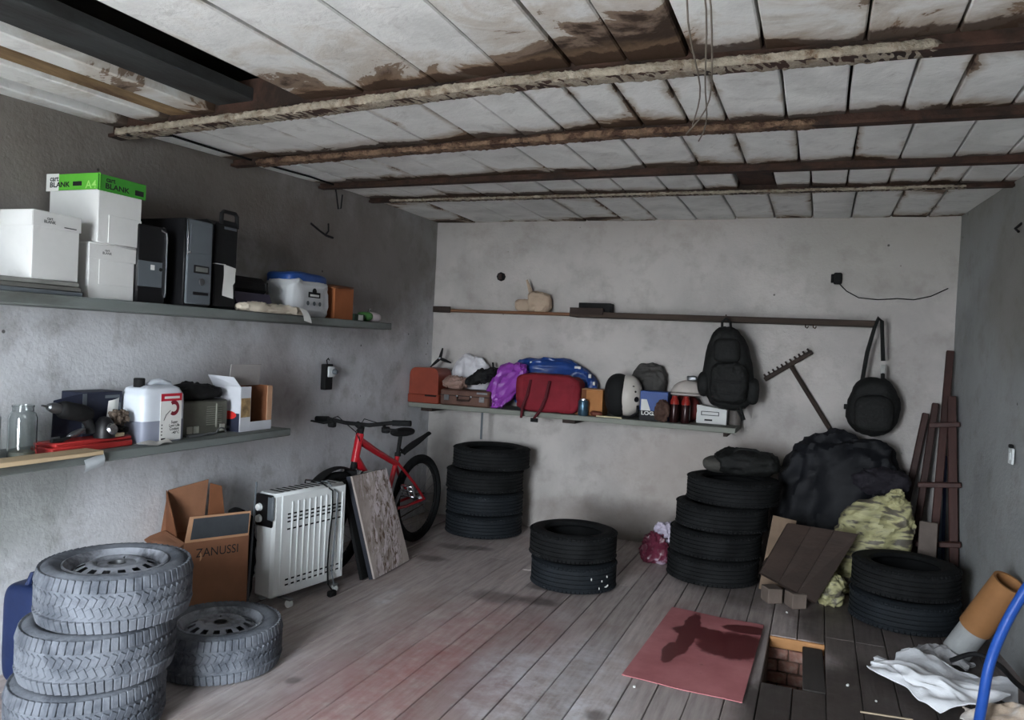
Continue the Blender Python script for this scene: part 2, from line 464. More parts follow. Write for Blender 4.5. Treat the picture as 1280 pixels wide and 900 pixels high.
g.box(((GX0 + GX1) / 2, GY - 0.1, (GZ + 2.7) / 2), (GX1 - GX0, 0.2, 2.7 - GZ), 0.01)
structure(obj('wall_front', g, M_wallR))
# ground outside the gate
g = G(); g.box((-1, GY - 12.2, -0.11), (40, 24.0, 0.1), 0.01)
structure(obj('ground', g, mat('outdoor_concrete', (182, 180, 176), 0.9, var=0.2, scale=1.5)))

# ceiling: dark roof deck, slabs between beams
ceil = G(); ceil.box((-1.0, (YF + YB) / 2, 2.66), (4.6, YB - YF + 0.6, 0.1), 0.01)
M_deck = mat('sooty_roof_deck', (34, 28, 24), 0.95, var=0.4, bump=0.5)
ceiling = structure(obj('ceiling', ceil, M_deck))
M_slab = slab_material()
M_slab_dark = mat('sooty_board', (56, 58, 58), 0.85, var=0.35, scale=5, bump=0.4, stretch=(1, 0.25, 1), col2=(36, 34, 32))
M_slab_tan = mat('bare_damp_board', (150, 124, 90), 0.9, var=0.35, scale=6, bump=0.4, stretch=(1, 0.3, 1), col2=(84, 62, 44))
def slab(x0, x1, y0, y1, m=None, dz=0.0, gap=0.006, name='ceiling_slab'):
    gl, gr = x0 + gap / 2, x1 - gap / 2
    t = random.uniform(-0.004, 0.004); t2 = random.uniform(-0.004, 0.004)
    z = lambda x, y, k: zc(x, y) + dz + k
    n = 3; vs = []; fs = []
    ys = [y0 + (y1 - y0) * i / n for i in range(n + 1)]
    b = 0.005
    for i, y in enumerate(ys):
        s0, s1 = random.uniform(0, .004), random.uniform(0, .004)
        vs += [(gl + s0, y, z(gl, y, t + b)), (gl + b + s0, y, z(gl, y, t)), (gr - b - s1, y, z(gr, y, t2)), (gr - s1, y, z(gr, y, t2 + b)), (gr - s1, y, z(gr, y, 0.05)), (gl + s0, y, z(gl, y, 0.05))]
    for i in range(n):
        for k in range(6):
            fs.append((i * 6 + k, i * 6 + (k + 1) % 6, (i + 1) * 6 + (k + 1) % 6, (i + 1) * 6 + k))
    fs += [tuple(range(6)), tuple(reversed(range(n * 6, n * 6 + 6)))]
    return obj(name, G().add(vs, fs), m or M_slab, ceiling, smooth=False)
BEAMS = [2.66, 3.44, 4.24, 4.84]
W = 0.03
def bay(xs, y0, y1, special={}):
    for i in range(len(xs) - 1):
        m, dz = special.get(i, (None, 0))
        if m == 'skip': continue
        slab(xs[i], xs[i + 1], y0, y1, m, dz)
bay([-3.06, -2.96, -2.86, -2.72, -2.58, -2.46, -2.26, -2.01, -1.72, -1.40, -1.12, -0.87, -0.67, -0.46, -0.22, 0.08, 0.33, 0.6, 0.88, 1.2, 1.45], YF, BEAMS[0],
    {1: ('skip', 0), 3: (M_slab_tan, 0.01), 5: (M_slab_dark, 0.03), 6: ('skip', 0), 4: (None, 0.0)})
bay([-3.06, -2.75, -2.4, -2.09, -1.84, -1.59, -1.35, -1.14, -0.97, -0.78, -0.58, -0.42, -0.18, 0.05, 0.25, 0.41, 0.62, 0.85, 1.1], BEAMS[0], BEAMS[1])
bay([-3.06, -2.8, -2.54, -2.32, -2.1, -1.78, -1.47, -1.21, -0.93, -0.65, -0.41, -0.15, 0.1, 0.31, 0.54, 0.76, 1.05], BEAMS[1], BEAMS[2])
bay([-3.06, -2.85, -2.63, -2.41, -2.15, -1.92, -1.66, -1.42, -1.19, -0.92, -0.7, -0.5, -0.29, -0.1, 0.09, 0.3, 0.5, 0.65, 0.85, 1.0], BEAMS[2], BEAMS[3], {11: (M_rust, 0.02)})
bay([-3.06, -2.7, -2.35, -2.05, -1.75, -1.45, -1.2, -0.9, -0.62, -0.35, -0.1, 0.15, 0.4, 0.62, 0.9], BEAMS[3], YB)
def beam(y, w, h, crust, ch):
    g = G(); n = 24
    x1 = xr(y) + 0.02
    xs = [XL - 0.02 + (x1 - XL + 0.02) * i / n for i in range(n + 1)]
    for i in range(n):
        a, b = xs[i], xs[i + 1]
        za, zb = zc(a, y), zc(b, y)
        g.hexa([(a, y - w / 2, za - h), (b, y - w / 2, zb - h), (b, y + w / 2, zb - h), (a, y + w / 2, za - h),
                (a, y - w / 2, za - h + 0.014), (b, y - w / 2, zb - h + 0.014), (b, y + w / 2, zb - h + 0.014), (a, y + w / 2, za - h + 0.014)])
        g.hexa([(a, y - 0.008, za - h + 0.014), (b, y - 0.008, zb - h + 0.014), (b, y + 0.008, zb - h + 0.014), (a, y + 0.008, za - h + 0.014),
                (a, y - 0.008, za + 0.12), (b, y - 0.008, zb + 0.12), (b, y + 0.008, zb + 0.12), (a, y + 0.008, za + 0.12)])
    o = obj('beam', g, M_rust, ceiling, smooth=False)
    for (a, b, m) in crust:
        def fn(u, v):
            x = a + (b - a) * u; an = 2 * PI * v
            sq = lambda q: math.copysign(abs(q) ** 0.45, q)
            k = noise.noise(Vector((x * 9, an * 2, y))) * 0.004 + noise.noise(Vector((x * 75, an * 5, y))) * 0.006
            e = min(1, min(u, 1 - u) * (b - a) / 0.04 + 0.25)
            return (x, y + sq(math.cos(an)) * ((w / 2 + 0.010) * e + k), zc(x, y) - h * 0.72 + sq(math.sin(an)) * (ch / 2 * e + k))
        g2 = G(); g2.grid(fn, int((b - a) * 90), 17)
        obj('mortar_crust', g2, m, o)
    return o
M_crust2 = mat('rusty_mortar', (112, 90, 72), 0.95, var=0.35, scale=26, bump=0.9, bscale=110, col2=(66, 46, 36))
beam(BEAMS[0], 0.07, 0.055, [(-3.03, 0.30, M_mortar)], 0.034)
beam(BEAMS[1], 0.055, 0.042, [(-2.9, -0.05, M_crust2)], 0.028)
beam(BEAMS[2], 0.055, 0.036, [], 0.03)
beam(BEAMS[3], 0.045, 0.028, [(-2.9, 0.7, M_mortar)], 0.016)

# floor: joists/earth below, planks on top, open pit
PX0, PX1, PY0, PY1 = -0.17, 0.10, 3.66, 4.31
g = G()
for (a, b, c, d) in ((XL, PX0, YF, YB), (PX1, 1.5, YF, YB), (PX0, PX1, YF, PY0), (PX0, PX1, PY1, YB)):
    g.box(((a + b) / 2, (c + d) / 2, -0.20), (b - a, d - c, 0.33), 0.002)
M_earth = mat('dry_earth', (92, 76, 66), 0.95, var=0.35, scale=12, bump=0.8, bscale=30)
floor = structure(obj('floor', g, M_earth, smooth=False))
M_floor = floor_material()
edges = [-2.02, -1.87, -1.73, -1.58, -1.44, -1.29, -1.14, -1.0, -0.86, -0.70, -0.58, -0.44, -0.30, -0.17, -0.035, 0.10, 0.245, 0.39, 0.53, 0.675, 0.82, 0.96, 1.1, 1.25, 1.4]
while edges[0] > XL: edges.insert(0, edges[0] - 0.146)
edges[0] = XL
def plank(x0, x1, y0, y1):
    gp = random.uniform(0.0012, 0.0028)
    z = random.uniform(-0.0015, 0.0015)
    gg = G().box(((x0 + x1) / 2, (y0 + y1) / 2, -0.0165 + z), (x1 - x0 - 2 * gp, y1 - y0 - 0.004, 0.033), 0.0025)
    return obj('plank', gg, M_floor, floor, smooth=False)
for i in range(len(edges) - 1):
    x0, x1 = edges[i], edges[i + 1]
    cuts = [YF]
    y = YF + random.uniform(1.4, 4.8)
    if x0 < -0.2 and 1.5 < y < 4.5 and x0 > -2.3: y = random.choice((1.2, 4.75, 4.9))
    if PX0 - 0.01 <= x0 < PX1 - 0.01:
        plank(x0, x1, YF, PY0); plank(x0, x1, PY1, YB); continue
    if 0.05 < x0 < 0.3: y = 4.42
    plank(x0, x1, YF, y); plank(x0, x1, y, YB)
# pit lining
g = G()
g.box(((PX0 + PX1) / 2, (PY0 + PY1) / 2, -0.62), (PX1 - PX0 + 0.5, PY1 - PY0 + 0.5, 0.1), 0.01)
for (a, b, c, d) in ((PX0 - 0.12, PX0, PY0 - .1, PY1 + .1), (PX1, PX1 + 0.12, PY0 - .1, PY1 + .1)):
    g.box(((a + b) / 2, (c + d) / 2, -0.47), (b - a, d - c, 0.24), 0.005)
for (c, d) in ((PY0 - 0.12, PY0), (PY1, PY1 + 0.12)):
    g.box(((PX0 + PX1) / 2, (c + d) / 2, -0.47), (PX1 - PX0, d - c, 0.24), 0.005)
obj('pit_lining', g, M_earth, floor, smooth=False)
M_brick = mat('old_brick', (142, 104, 92), 0.9, var=0.2, scale=20, bump=0.5, bscale=60, rand=0.2, col2=(170, 150, 140), c2pos=(0.5, 0.75))
bm_ = G().box((0, 0, 0), (0.10, 0.06, 0.055), 0.006).mesh('brick')
bm_.materials.append(M_brick)
for r_ in range(6):
    for q in range(3):
        o = obj('brick', bm_, M_brick, floor, loc=(PX0 + 0.045 + q * 0.105 - (0.05 if r_ % 2 else 0), PY1 + 0.012 + random.uniform(-.006, .006), -0.09 - r_ * 0.062), rot=(0, 0, random.uniform(-.05, .05)))
for q in range(14):
    obj('brick', bm_, M_brick, floor, loc=(random.uniform(PX0 + .05, PX1 - .05), random.uniform(3.95, PY1 - .03), -0.50 + random.uniform(0, 0.12)), rot=(random.uniform(-.5, .5), random.uniform(-.5, .5), random.uniform(0, 3)))
# pale cut edge of the far boards
g = G().box(((PX0 + PX1) / 2, PY1 - 0.008, -0.030), (PX1 - PX0 - 0.004, 0.016, 0.055), 0.003)
obj('joist_edge', g, mat('raw_wood', (176, 128, 84), 0.8, var=0.25, scale=8, bump=0.2, stretch=(0.3, 1, 1)), floor)

# ================================================================== wheels and tyres
def tyre_profile(R, ri, w, grooves=0):
    """closed half-section of a tyre lying flat, z 0..w"""
    s = 0.18 * w
    out = [(ri, w * 0.16), (ri + 0.012, w * 0.06), (ri + (R - ri) * 0.35, 0.004), (R - 0.045, 0.0), (R - 0.018, w * 0.05), (R - 0.004, w * 0.13)]
    if grooves:
        a, b = w * 0.2, w * 0.8
        for k in range(grooves):
            z = a + (b - a) * (k + 0.5) / grooves
            out += [(R, z - 0.006), (R - 0.007, z - 0.004), (R - 0.007, z + 0.004), (R, z + 0.006)]
    else:
        out += [(R, w * 0.35), (R, w * 0.65)]
    out += [(R - 0.004, w * 0.87), (R - 0.018, w * 0.95), (R - 0.045, w), (ri + (R - ri) * 0.35, w - 0.004), (ri + 0.012, w * 0.94), (ri, w * 0.84)]
    inn = [(ri + 0.012, w * 0.78), (R - 0.03, w * 0.8), (R - 0.018, w * 0.5), (R - 0.03, w * 0.2), (ri + 0.012, w * 0.22)]
    return out + inn

def make_wheel(label, loc, rot):
    R, ri, w = 0.282, 0.188, 0.19
    t = thing('spare_wheel', label, 'wheel', loc, rot, 'winter wheels on steel rims')
    t.scale = (0.91, 0.91, 1.05)
    prof = tyre_profile(R, ri, w)
    ty = obj('tyre', G().lathe(prof, 72, closed=True), M_rubber_dust, t)
    g = G(); n = 60
    for i in range(n):
        a = 2 * PI * i / n
        for z, h, ro, tw in ((0.030, 0.042, 0.0, 0.08), (w - 0.030, 0.042, 0.5, -0.08)):
            M = Matrix.Rotation(a + ro * 2 * PI / n, 4, 'Z') @ Matrix.Translation((R - 0.006, 0, z)) @ rotm(tw, 0.0, 0)
            tilt = 0.9 if z > w / 2 else -0.9
            g.box((0, 0, 0), (0.016, 2 * PI * R / n - 0.0042, h), 0.002, M @ rotm(0, -tilt * 0.35, 0))
        for z, sk in ((0.076, 0.5), (0.114, -0.5)):
            M = Matrix.Rotation(a + (0.25 if z > .1 else 0.0) * 2 * PI / n, 4, 'Z') @ Matrix.Translation((R - 0.001, 0, z)) @ rotm(sk, 0, 0)
            g.box((0, 0, 0), (0.012, 2 * PI * R / n - 0.0045, 0.033), 0.002, M)
    tr = obj('tread', g, M_rubber_dust, t, smooth=False, kind='stuff')
    g = G()
    g.lathe([(0.176, 0.012), (0.192, 0.010), (0.196, 0.020), (0.182, 0.028), (0.165, 0.06), (0.165, 0.12), (0.178, 0.158), (0.186, 0.166), (0.195, 0.172), (0.197, 0.180), (0.190, 0.182),
             (0.182, 0.172), (0.172, 0.160), (0.158, 0.12), (0.158, 0.06), (0.172, 0.03)], 64, closed=True)
    obj('rim', g, M_rim, t)
    # disc: polar grid with slots cut out
    g = G(); n = 84
    rings = [(0.032, 0.172), (0.044, 0.176), (0.072, 0.171), (0.082, 0.177), (0.092, 0.179), (0.100, 0.178), (0.112, 0.173), (0.130, 0.167), (0.146, 0.160), (0.168, 0.140)]
    m = len(rings); vs = []; fs = []
    for i in range(n):
        a = 2 * PI * i / n
        for r, z in rings: vs.append((r * math.cos(a), r * math.sin(a), z))
    for i in range(n):
        j = (i + 1) % n
        for k in range(m - 1):
            slot = (k in (6, 7)) and (i % 6) in (0, 1, 2)
            bolt = k == 2 and (i % 21) == 0
            if slot or bolt: continue
            fs.append((i * m + k, j * m + k, j * m + k + 1, i * m + k + 1))
    g.add(vs, fs)
    dsc = obj('wheel_disc', g, M_rim, t)
    obj('hub_bore', G().lathe([(0.034, 0.13), (0.034, 0.175), (0.030, 0.175), (0.030, 0.13)], 24, closed=True), M_steel, dsc)
    return t
SW = [((-2.41, 2.08, 0.0), 0.3, 'bottom wheel of the grey dusty stack nearest the camera'),
      ((-2.395, 2.105, 0.200), 1.1, 'middle wheel of the grey dusty three-wheel stack'),
      ((-2.36, 2.14, 0.400), 2.0, 'dusty studded winter wheel on top of the near stack, steel rim showing')]
w0 = None
for k, (l, a, lab) in enumerate(SW):
    if w0 is None: w0 = make_wheel(lab, l, (0, 0, a))
    else: dup(w0, l, (0, 0, a), lab)
dup(w0, (-2.37, 2.71, 0.0), (0, 0, 0.7), 'single dusty wheel lying flat on the floor beside the stack')

def make_tyre(label, loc, R, w, rz=0, m=None, group=None, tilt=(0, 0), grooves=4):
    t = thing('tyre', label, 'tyre', loc, (tilt[0], tilt[1], rz), group)
    body = obj('carcass', G().lathe(tyre_profile(R, R * 0.64, w, grooves), 64, closed=True), m or M_rubber, t)
    g = G(); n = 64
    for i in range(n):
        a = 2 * PI * i / n
        for z in (w * 0.14, w * 0.86):
            M = Matrix.Rotation(a, 4, 'Z') @ Matrix.Translation((R - 0.006, 0, z)) @ rotm(0, 0.55 if z > w / 2 else -0.55, 0)
            g.box((0, 0, 0), (0.012, 2 * PI * R / n - 0.006, w * 0.13), 0.002, M)
    obj('shoulder_blocks', g, m or M_rubber, t, smooth=False, kind='stuff')
    return t
M_rubber_b = mat('bluish_rubber', (25, 29, 33), 0.75, var=0.25, bump=0.3, bscale=90, spec=0.25)
for k, (x, y, lab) in enumerate(((-2.35, 5.545, 'bottom tyre of the four-tyre stack beside the bicycle'), (-2.35, 5.545, 'second tyre from the floor in the stack beside the bicycle'),
        (-2.355, 5.54, 'third tyre from the floor in the stack beside the bicycle'), (-2.315, 5.555, 'top tyre of the four-tyre stack beside the bicycle'))):
    make_tyre(lab, (x, y, 0.1675 * k), 0.295, 0.166, k, M_rubber_b if k < 2 else M_rubber, 'tyres stacked by the back wall', (0, 0))
make_tyre('lower tyre of the short pair in the middle of the floor, white paint specks', (-1.345, 4.63, 0), 0.262, 0.172, 0.4, M_rubber_b, 'pair of tyres mid floor')
make_tyre('upper tyre of the short pair standing in the middle of the floor', (-1.36, 4.64, 0.1735), 0.268, 0.172, 0.9, M_rubber, 'pair of tyres mid floor')
for k, (x, y, lab) in enumerate(((-0.585, 5.24, 'bottom tyre of the tall dark stack under the back shelf end'), (-0.575, 5.24, 'second tyre from the floor in the tall dark stack below the backpack'),
        (-0.545, 5.25, 'third tyre from the floor in the tall dark stack below the backpack'), (-0.485, 5.26, 'top tyre of the tall dark stack below the backpack'))):
    make_tyre(lab, (x, y, 0.1685 * k), 0.29, 0.167, k * .7, M_rubber, 'tall dark tyre stack', (0, 0))
make_tyre('lower tyre of the pair in front of the leaning ladder frame', (0.51, 4.92, 0), 0.282, 0.172, 0.2, M_rubber_b, 'tyre pair by the right wall')
make_tyre('upper tyre of the pair in front of the leaning ladder frame', (0.51, 4.93, 0.1735), 0.278, 0.172, 1.2, M_rubber, 'tyre pair by the right wall')
# paint specks on the lower middle tyre
_a0 = math.atan2(-4.63, 1.345)
_tm = next(o for o in bpy.data.objects if o.get('label', '').startswith('lower tyre of the short pair'))
for q in range(9):
    a = _a0 + random.uniform(-0.05, 0.5); z = random.uniform(0.03, 0.11)
    obj('paint_speck', G().blob((0.263 * math.cos(a), 0.263 * math.sin(a), z), (0.004, 0.004, random.uniform(.003, .009)), amp=0.002, nu=6, nv=5), M_paper, _tm)

# ================================================================== left wall shelves
ZS = 1.556
t = thing('wall_shelf', 'long grey painted upper shelf carrying cartons and computers on the left wall', 'shelf', (XL, 1.2, ZS))
g = G().box((0.175, 1.71, -0.0225), (0.35, 3.42, 0.045), 0.004); obj('board', g, M_shelf, t)
ZL = 0.93
t = thing('wall_shelf', 'shorter grey lower shelf on the left wall under the upper shelf', 'shelf', (XL, 1.2, ZL))
obj('board', G().box((0.175, 1.19, -0.02), (0.35, 2.38, 0.04), 0.004), M_shelf, t)
# --- flat boards under the near carton
for k in range(3):
    o = obj('flat_panel', G().box((0, 0, 0.009), (0.30 - k * 0.006, 0.62, 0.017), 0.002), (M_greyplastic, mat('dim_board', (92, 92, 88), 0.8), mat('pale_board', (120, 120, 116), 0.8))[k],
            loc=(-2.865 + 0.005 * k, 1.94 - 0.01 * k, ZS + 0.018 * k))
    tag(o, ('lowest grey panel lying on the upper shelf under the near white carton', 'middle grey panel of the pile under the near white carton', 'topmost pale panel directly under the near white carton')[k], 'panel', 'flat panels on the upper shelf')

def small_print(p, pos, face, w):
    text('cart\nBLANK', p, pos, face, w, None, M_ink2, 'print', 0.02)
M_ink2 = mat('grey_ink', (62, 62, 64), 0.7, bump=0)
def carton(name, label, loc, dims, rz=0, m=None):
    t = thing(name, label, 'box', loc, (0, 0, rz), 'white paper cartons')
    dx, dy, dz = dims
    obj('body', G().box((0, 0, dz / 2), dims, 0.003), m or M_white_card, t)
    return t
# near carton
t = carton('paper_carton', 'white paper carton at the left edge of the upper shelf, lying on grey panels', (-2.865, 2.125, ZS + 0.054), (0.29, 0.205, 0.245), 0.05)
obj('lid', G().box((0, 0, 0.250), (0.296, 0.211, 0.008), 0.002).box((0.1475, 0, 0.222), (0.003, 0.211, 0.055), 0.001).box((0, -0.105, 0.222), (0.29, 0.003, 0.055), 0.001), M_white_card, t)
small_print(t, (0.1505, -0.035, 0.222), '+X', 0.05)
obj('print_line', G().box((0.1503, 0.055, 0.205), (0.0006, 0.055, 0.004), 0.0001), M_ink2, t)
f = obj('flap', G().box((-0.07, -0.125, 0.235), (0.13, 0.003, 0.075), 0.001), M_green, t, label='green printed flap')
obj('print_mark', G().box((-0.025, -0.1275, 0.225), (0.03, 0.001, 0.025), 0.0002), M_ink, f)
# lower carton
t = carton('paper_carton', 'white carton standing on the shelf below the carton with green flaps', (-2.875, 2.405, ZS), (0.27, 0.225, 0.222))
obj('side_seam', G().box((0.1365, 0.02, 0.11), (0.003, 0.17, 0.10), 0.001), M_white_card, t)
obj('lid', G().box((0.1365, 0, 0.19), (0.004, 0.229, 0.06), 0.001).box((0, 0, 0.2235), (0.276, 0.231, 0.006), 0.002), M_white_card, t)
small_print(t, (0.1390, -0.03, 0.193), '+X', 0.045)
# upper carton with standing green flaps
t = carton('paper_carton', 'white carton with green printed flaps standing up, topmost of the carton pile', (-2.88, 2.435, ZS + 0.228), (0.28, 0.215, 0.215), 0.0)
obj('side_panel', G().box((0.1415, 0.025, 0.06), (0.003, 0.165, 0.115), 0.001), M_white_card, t)
f = obj('flap', G().box((0, -0.112, 0.246), (0.30, 0.003, 0.066), 0.001), M_green, t, label='green printed flap with black lettering')
obj('white_end', G().box((-0.117, -0.1135, 0.246), (0.072, 0.003, 0.072), 0.001), M_paper, f)
text('cart', f, (-0.105, -0.1155, 0.260), '-Y', None, 0.020, M_ink, bold=0.03)
text('BLANK', f, (-0.072, -0.1155, 0.236), '-Y', 0.115, 0.022, M_ink, bold=0.03)
text('A4', f, (0.10, -0.1141, 0.233), '-Y', 0.06, 0.032, M_green_l := mat('pale_green_print', (150, 205, 110), 0.6, bump=0), bold=0.01)
obj('print_mark', G().box((0.025, -0.1142, 0.238), (0.05, 0.0006, 0.018), 0.0002), M_ink, f)
f = obj('flap', G().box((0.146, 0.0, 0.242), (0.003, 0.24, 0.066), 0.001), M_green_d, t, label='darker green printed flap')
text('cart', f, (0.1482, -0.06, 0.257), '+X', None, 0.018, M_ink, bold=0.03)
text('BLANK', f, (0.1482, -0.025, 0.232), '+X', 0.12, 0.022, M_ink, bold=0.03)
obj('print_mark', G().box((0.1478, 0.085, 0.232), (0.0006, 0.045, 0.022), 0.0002), M_ink, f)

# --- computer cases
# slim case with silver edge
t = thing('computer_case', 'black computer case with silver edge strip, half hidden by the white cartons', 'computer', (-2.875, 2.60, ZS), (0, 0, 0), 'old computers on the shelf')
obj('body', G().box((0, 0, 0.168), (0.27, 0.155, 0.336), 0.004), M_black, t)
fr = obj('front_bezel', G().box((0.139, 0, 0.168), (0.014, 0.155, 0.336), 0.006), M_black, t)
obj('grey_panel', G().box((0.1468, -0.01, 0.125), (0.003, 0.13, 0.11), 0.001), M_greyplastic, fr)
obj('silver_edge', G().tube([(0.147, 0.072, 0.03), (0.149, 0.074, 0.05), (0.149, 0.074, 0.29), (0.147, 0.070, 0.315), (0.147, 0.04, 0.322)], 0.005, 6), M_chrome, fr)
obj('sticker', G().box((0.149, 0.0, 0.155), (0.001, 0.022, 0.022), 0.0003), M_paper, fr)
obj('power_button', G().lathe([(0, 0), (0.008, 0), (0.008, 0.003), (0, 0.003)], 12, Matrix.Translation((0.148, 0.045, 0.15)) @ rotm(0, PI / 2, 0)), M_blackm, fr)
# tower with grey front
t = thing('computer_case', 'black tower computer with tall grey front panel and round button', 'computer', (-2.865, 2.835, ZS), (0, 0, 0), 'old computers on the shelf')
obj('body', G().box((0, 0, 0.20), (0.33, 0.165, 0.396), 0.004), M_black, t)
for sx in (-.12, .12): obj('foot', G().box((sx, -0.05, 0.0015), (0.03, 0.02, 0.004), 0.001), M_blackm, t)
fr = obj('front_panel', G().box((0.172, 0, 0.203), (0.014, 0.155, 0.385), 0.005), M_greyplastic, t)
obj('drive_bay_cover', G().box((0.180, 0.0, 0.31), (0.003, 0.13, 0.13), 0.001), M_greyplastic, fr)
obj('silver_trim', G().box((0.178, -0.078, 0.31), (0.006, 0.004, 0.16), 0.001), M_chrome, fr)
b = obj('port_window', G().box((0.180, 0.01, 0.172), (0.004, 0.095, 0.036), 0.002), M_black, fr)
obj('badge', G().box((0.1795, -0.065, 0.245), (0.004, 0.016, 0.012), 0.002), M_chrome, fr)
obj('window_glass', G().box((0.1825, 0.01, 0.172), (0.002, 0.075, 0.022), 0.0005), mat('lcd_glass', (120, 122, 118), 0.15, bump=0), fr)
obj('power_button', G().lathe([(0, 0), (0.017, 0), (0.017, 0.004), (0.012, 0.006), (0, 0.006)], 20, Matrix.Translation((0.178, 0.015, 0.115)) @ rotm(0, PI / 2, 0)), M_steel, fr)
obj('floppy_slot', G().box((0.180, 0.01, 0.06), (0.003, 0.095, 0.014), 0.001), M_black, fr)
# case with carrying handle and paper note
t = thing('computer_case', 'black case with carrying handle on top and torn white paper on its front', 'computer', (-2.87, 3.03, ZS), (0, 0, 0.0), 'old computers on the shelf')
obj('body', G().sweep([(-0.15, 0.0), (0.13, 0.0), (0.145, 0.02), (0.15, 0.40), (0.11, 0.425), (-0.15, 0.425)], -0.085, 0.085), M_black, t, smooth=False)
fr = obj('front_bezel', G().box((0.155, 0.0, 0.21), (0.014, 0.15, 0.40), 0.006), M_blackm, t)
pts = [(0.15, -0.03, 0.40), (0.15, -0.03, 0.462), (0.15, -0.018, 0.472), (0.15, 0.062, 0.472), (0.15, 0.075, 0.46), (0.15, 0.078, 0.40)]
obj('handle', G().tube(pts, 0.010, 8).box((0.15, 0.024, 0.415), (0.014, 0.10, 0.03), 0.004), M_blackm, t)
obj('name_strip', G().box((0.1635, 0.02, 0.392), (0.002, 0.085, 0.012), 0.0005), M_greyplastic, fr)
def note(u, v):
    return (0.166 + 0.003 * math.sin(v * 5 + u * 3), -0.02 + (0.085 if v < 0.5 else 0.07) * u, 0.215 - 0.15 * v - 0.012 * u)
gn = G().grid(note, 8, 10); gn.box((0.13, -0.045, 0.214), (0.09, 0.06, 0.003), 0.001)
obj('paper_note', gn, M_paper, t)
# printer
t = thing('ink_printer', 'low black and purple-grey printer between the handled case and the white bucket', 'printer', (-2.915, 3.315, ZS), (0, 0, 0.0))
M_violet = mat('violet_grey_plastic', (62, 58, 76), 0.5, var=0.1, bump=0.05)
obj('base', G().sweep([(-0.13, 0.0), (0.15, 0.0), (0.155, 0.04), (0.13, 0.10), (-0.13, 0.11)], -0.14, 0.14), M_violet, t, smooth=False)
obj('lid', G().sweep([(-0.13, 0.10), (0.10, 0.10), (0.125, 0.12), (0.12, 0.155), (0.08, 0.185), (-0.13, 0.195)], -0.145, 0.13), M_blackm, t, smooth=False)
obj('latch', G().box((0.12, 0.12, 0.14), (0.02, 0.02, 0.05), 0.004), M_blackm, t)
# crumpled bag hanging over edge
t = thing('folded_sack', 'cream crumpled sack lying along the shelf edge in front of the printer', 'sack', (-2.728, 3.38, ZS))
obj('sheet', G().blob((0.02, 0, 0.021), (0.055, 0.26, 0.024), (0.7, 0.7), 0.008, 9, 17, floor=-0.0205, fold=0.010), mat('cream_sack', (186, 176, 160), 0.8, var=0.15, bump=0.4, bscale=30), t)
def uf(u, v): return (0.082 + 0.008 * math.sin(v * 3), 0.15 + 0.07 * u + 0.05 * v, 0.03 - 0.07 * v + 0.012 * (1 - u))
obj('white_corner', G().grid(uf, 8, 8), M_paper, t)
# white sack bucket with blue top
t = thing('plaster_sack', 'white square sack with blue top band and dark logo on the upper shelf', 'sack', (-2.885, 3.83, ZS))
M_sackw = mat('white_sack', (196, 198, 200), 0.6, var=0.07, scale=5, bump=0.5, bscale=25)
obj('body', G().blob((0, 0, 0.105), (0.115, 0.185, 0.115), (0.35, 0.3), 0.012, 8, 3, floor=-0.104, fold=0.006), M_sackw, t)
obj('blue_top', G().blob((-0.01, 0.01, 0.215), (0.105, 0.185, 0.045), (0.5, 0.35), 0.01, 9, 5, floor=-0.02), mat('blue_film', (36, 70, 132), 0.4, var=0.2, bump=0.3, bscale=25), t)
lg = obj('logo', G().box((0.1205, 0.0, 0.128), (0.002, 0.115, 0.032), 0.0008).lathe([(0, 0), (0.02, 0), (0.02, 0.002), (0, 0.002)], 16, Matrix.Translation((0.1195, 0.0, 0.148)) @ rotm(0, PI / 2, 0)), M_ink, t)
obj('logo_letters', G().box((0.1218, 0.0, 0.125), (0.001, 0.085, 0.012), 0.0002), M_paper, lg)
for yy in (-.06, .0, .055): obj('print_mark', G().lathe([(0, 0), (0.013, 0), (0.013, 0.001), (0, 0.001)], 12, Matrix.Translation((0.121, yy, 0.078)) @ rotm(0, PI / 2, 0)), M_greyplastic, t)
# brown box
t = thing('cardboard_box', 'orange-brown open cardboard box next to the white and blue sack', 'box', (-2.885, 4.17, ZS), (0, 0, 0.0))
M_orange = mat('orange_card', (150, 88, 52), 0.8, var=0.1, bump=0.1)
obj('body', G().box((0, 0, 0.10), (0.20, 0.205, 0.20), 0.003), M_orange, t)
obj('flap', G().box((0.03, -0.02, 0.212), (0.16, 0.18, 0.004), 0.001, rotm(0.10, 0.12, 0)), M_kraft_d, t)
# small items
t = thing('medicine_pack', 'small dark packet with white label near the end of the upper shelf', 'packet', (-2.80, 4.33, ZS))
obj('box', G().box((0, 0, 0.022), (0.06, 0.12, 0.044), 0.003), mat('dark_green_card', (34, 50, 40), 0.7), t)
obj('label_patch', G().box((0.031, 0.01, 0.022), (0.001, 0.055, 0.034), 0.0003), M_paper, t)
t = thing('spray_bottle', 'green and white small bottle lying tipped at the shelf end', 'bottle', (-2.82, 4.51, ZS), (0, 0, 0.0))
obj('body', G().blob((0, 0.04, 0.034), (0.055, 0.075, 0.034), (0.8, 0.8), 0.004, 10, 4, nu=24, nv=14, floor=-0.033), mat('white_pink_plastic', (214, 200, 204), 0.5, var=0.05), t)
obj('green_cover', G().blob((0, -0.045, 0.036), (0.05, 0.05, 0.03), (0.8, 0.8), 0.005, 12, 6, nu=20, nv=12, floor=-0.034), mat('green_plastic', (70, 118, 62), 0.5), t)
obj('cap', G().tube([(0.0, 0.0, 0.060), (0.004, 0.01, 0.085)], 0.008, 8), M_chrome, t)

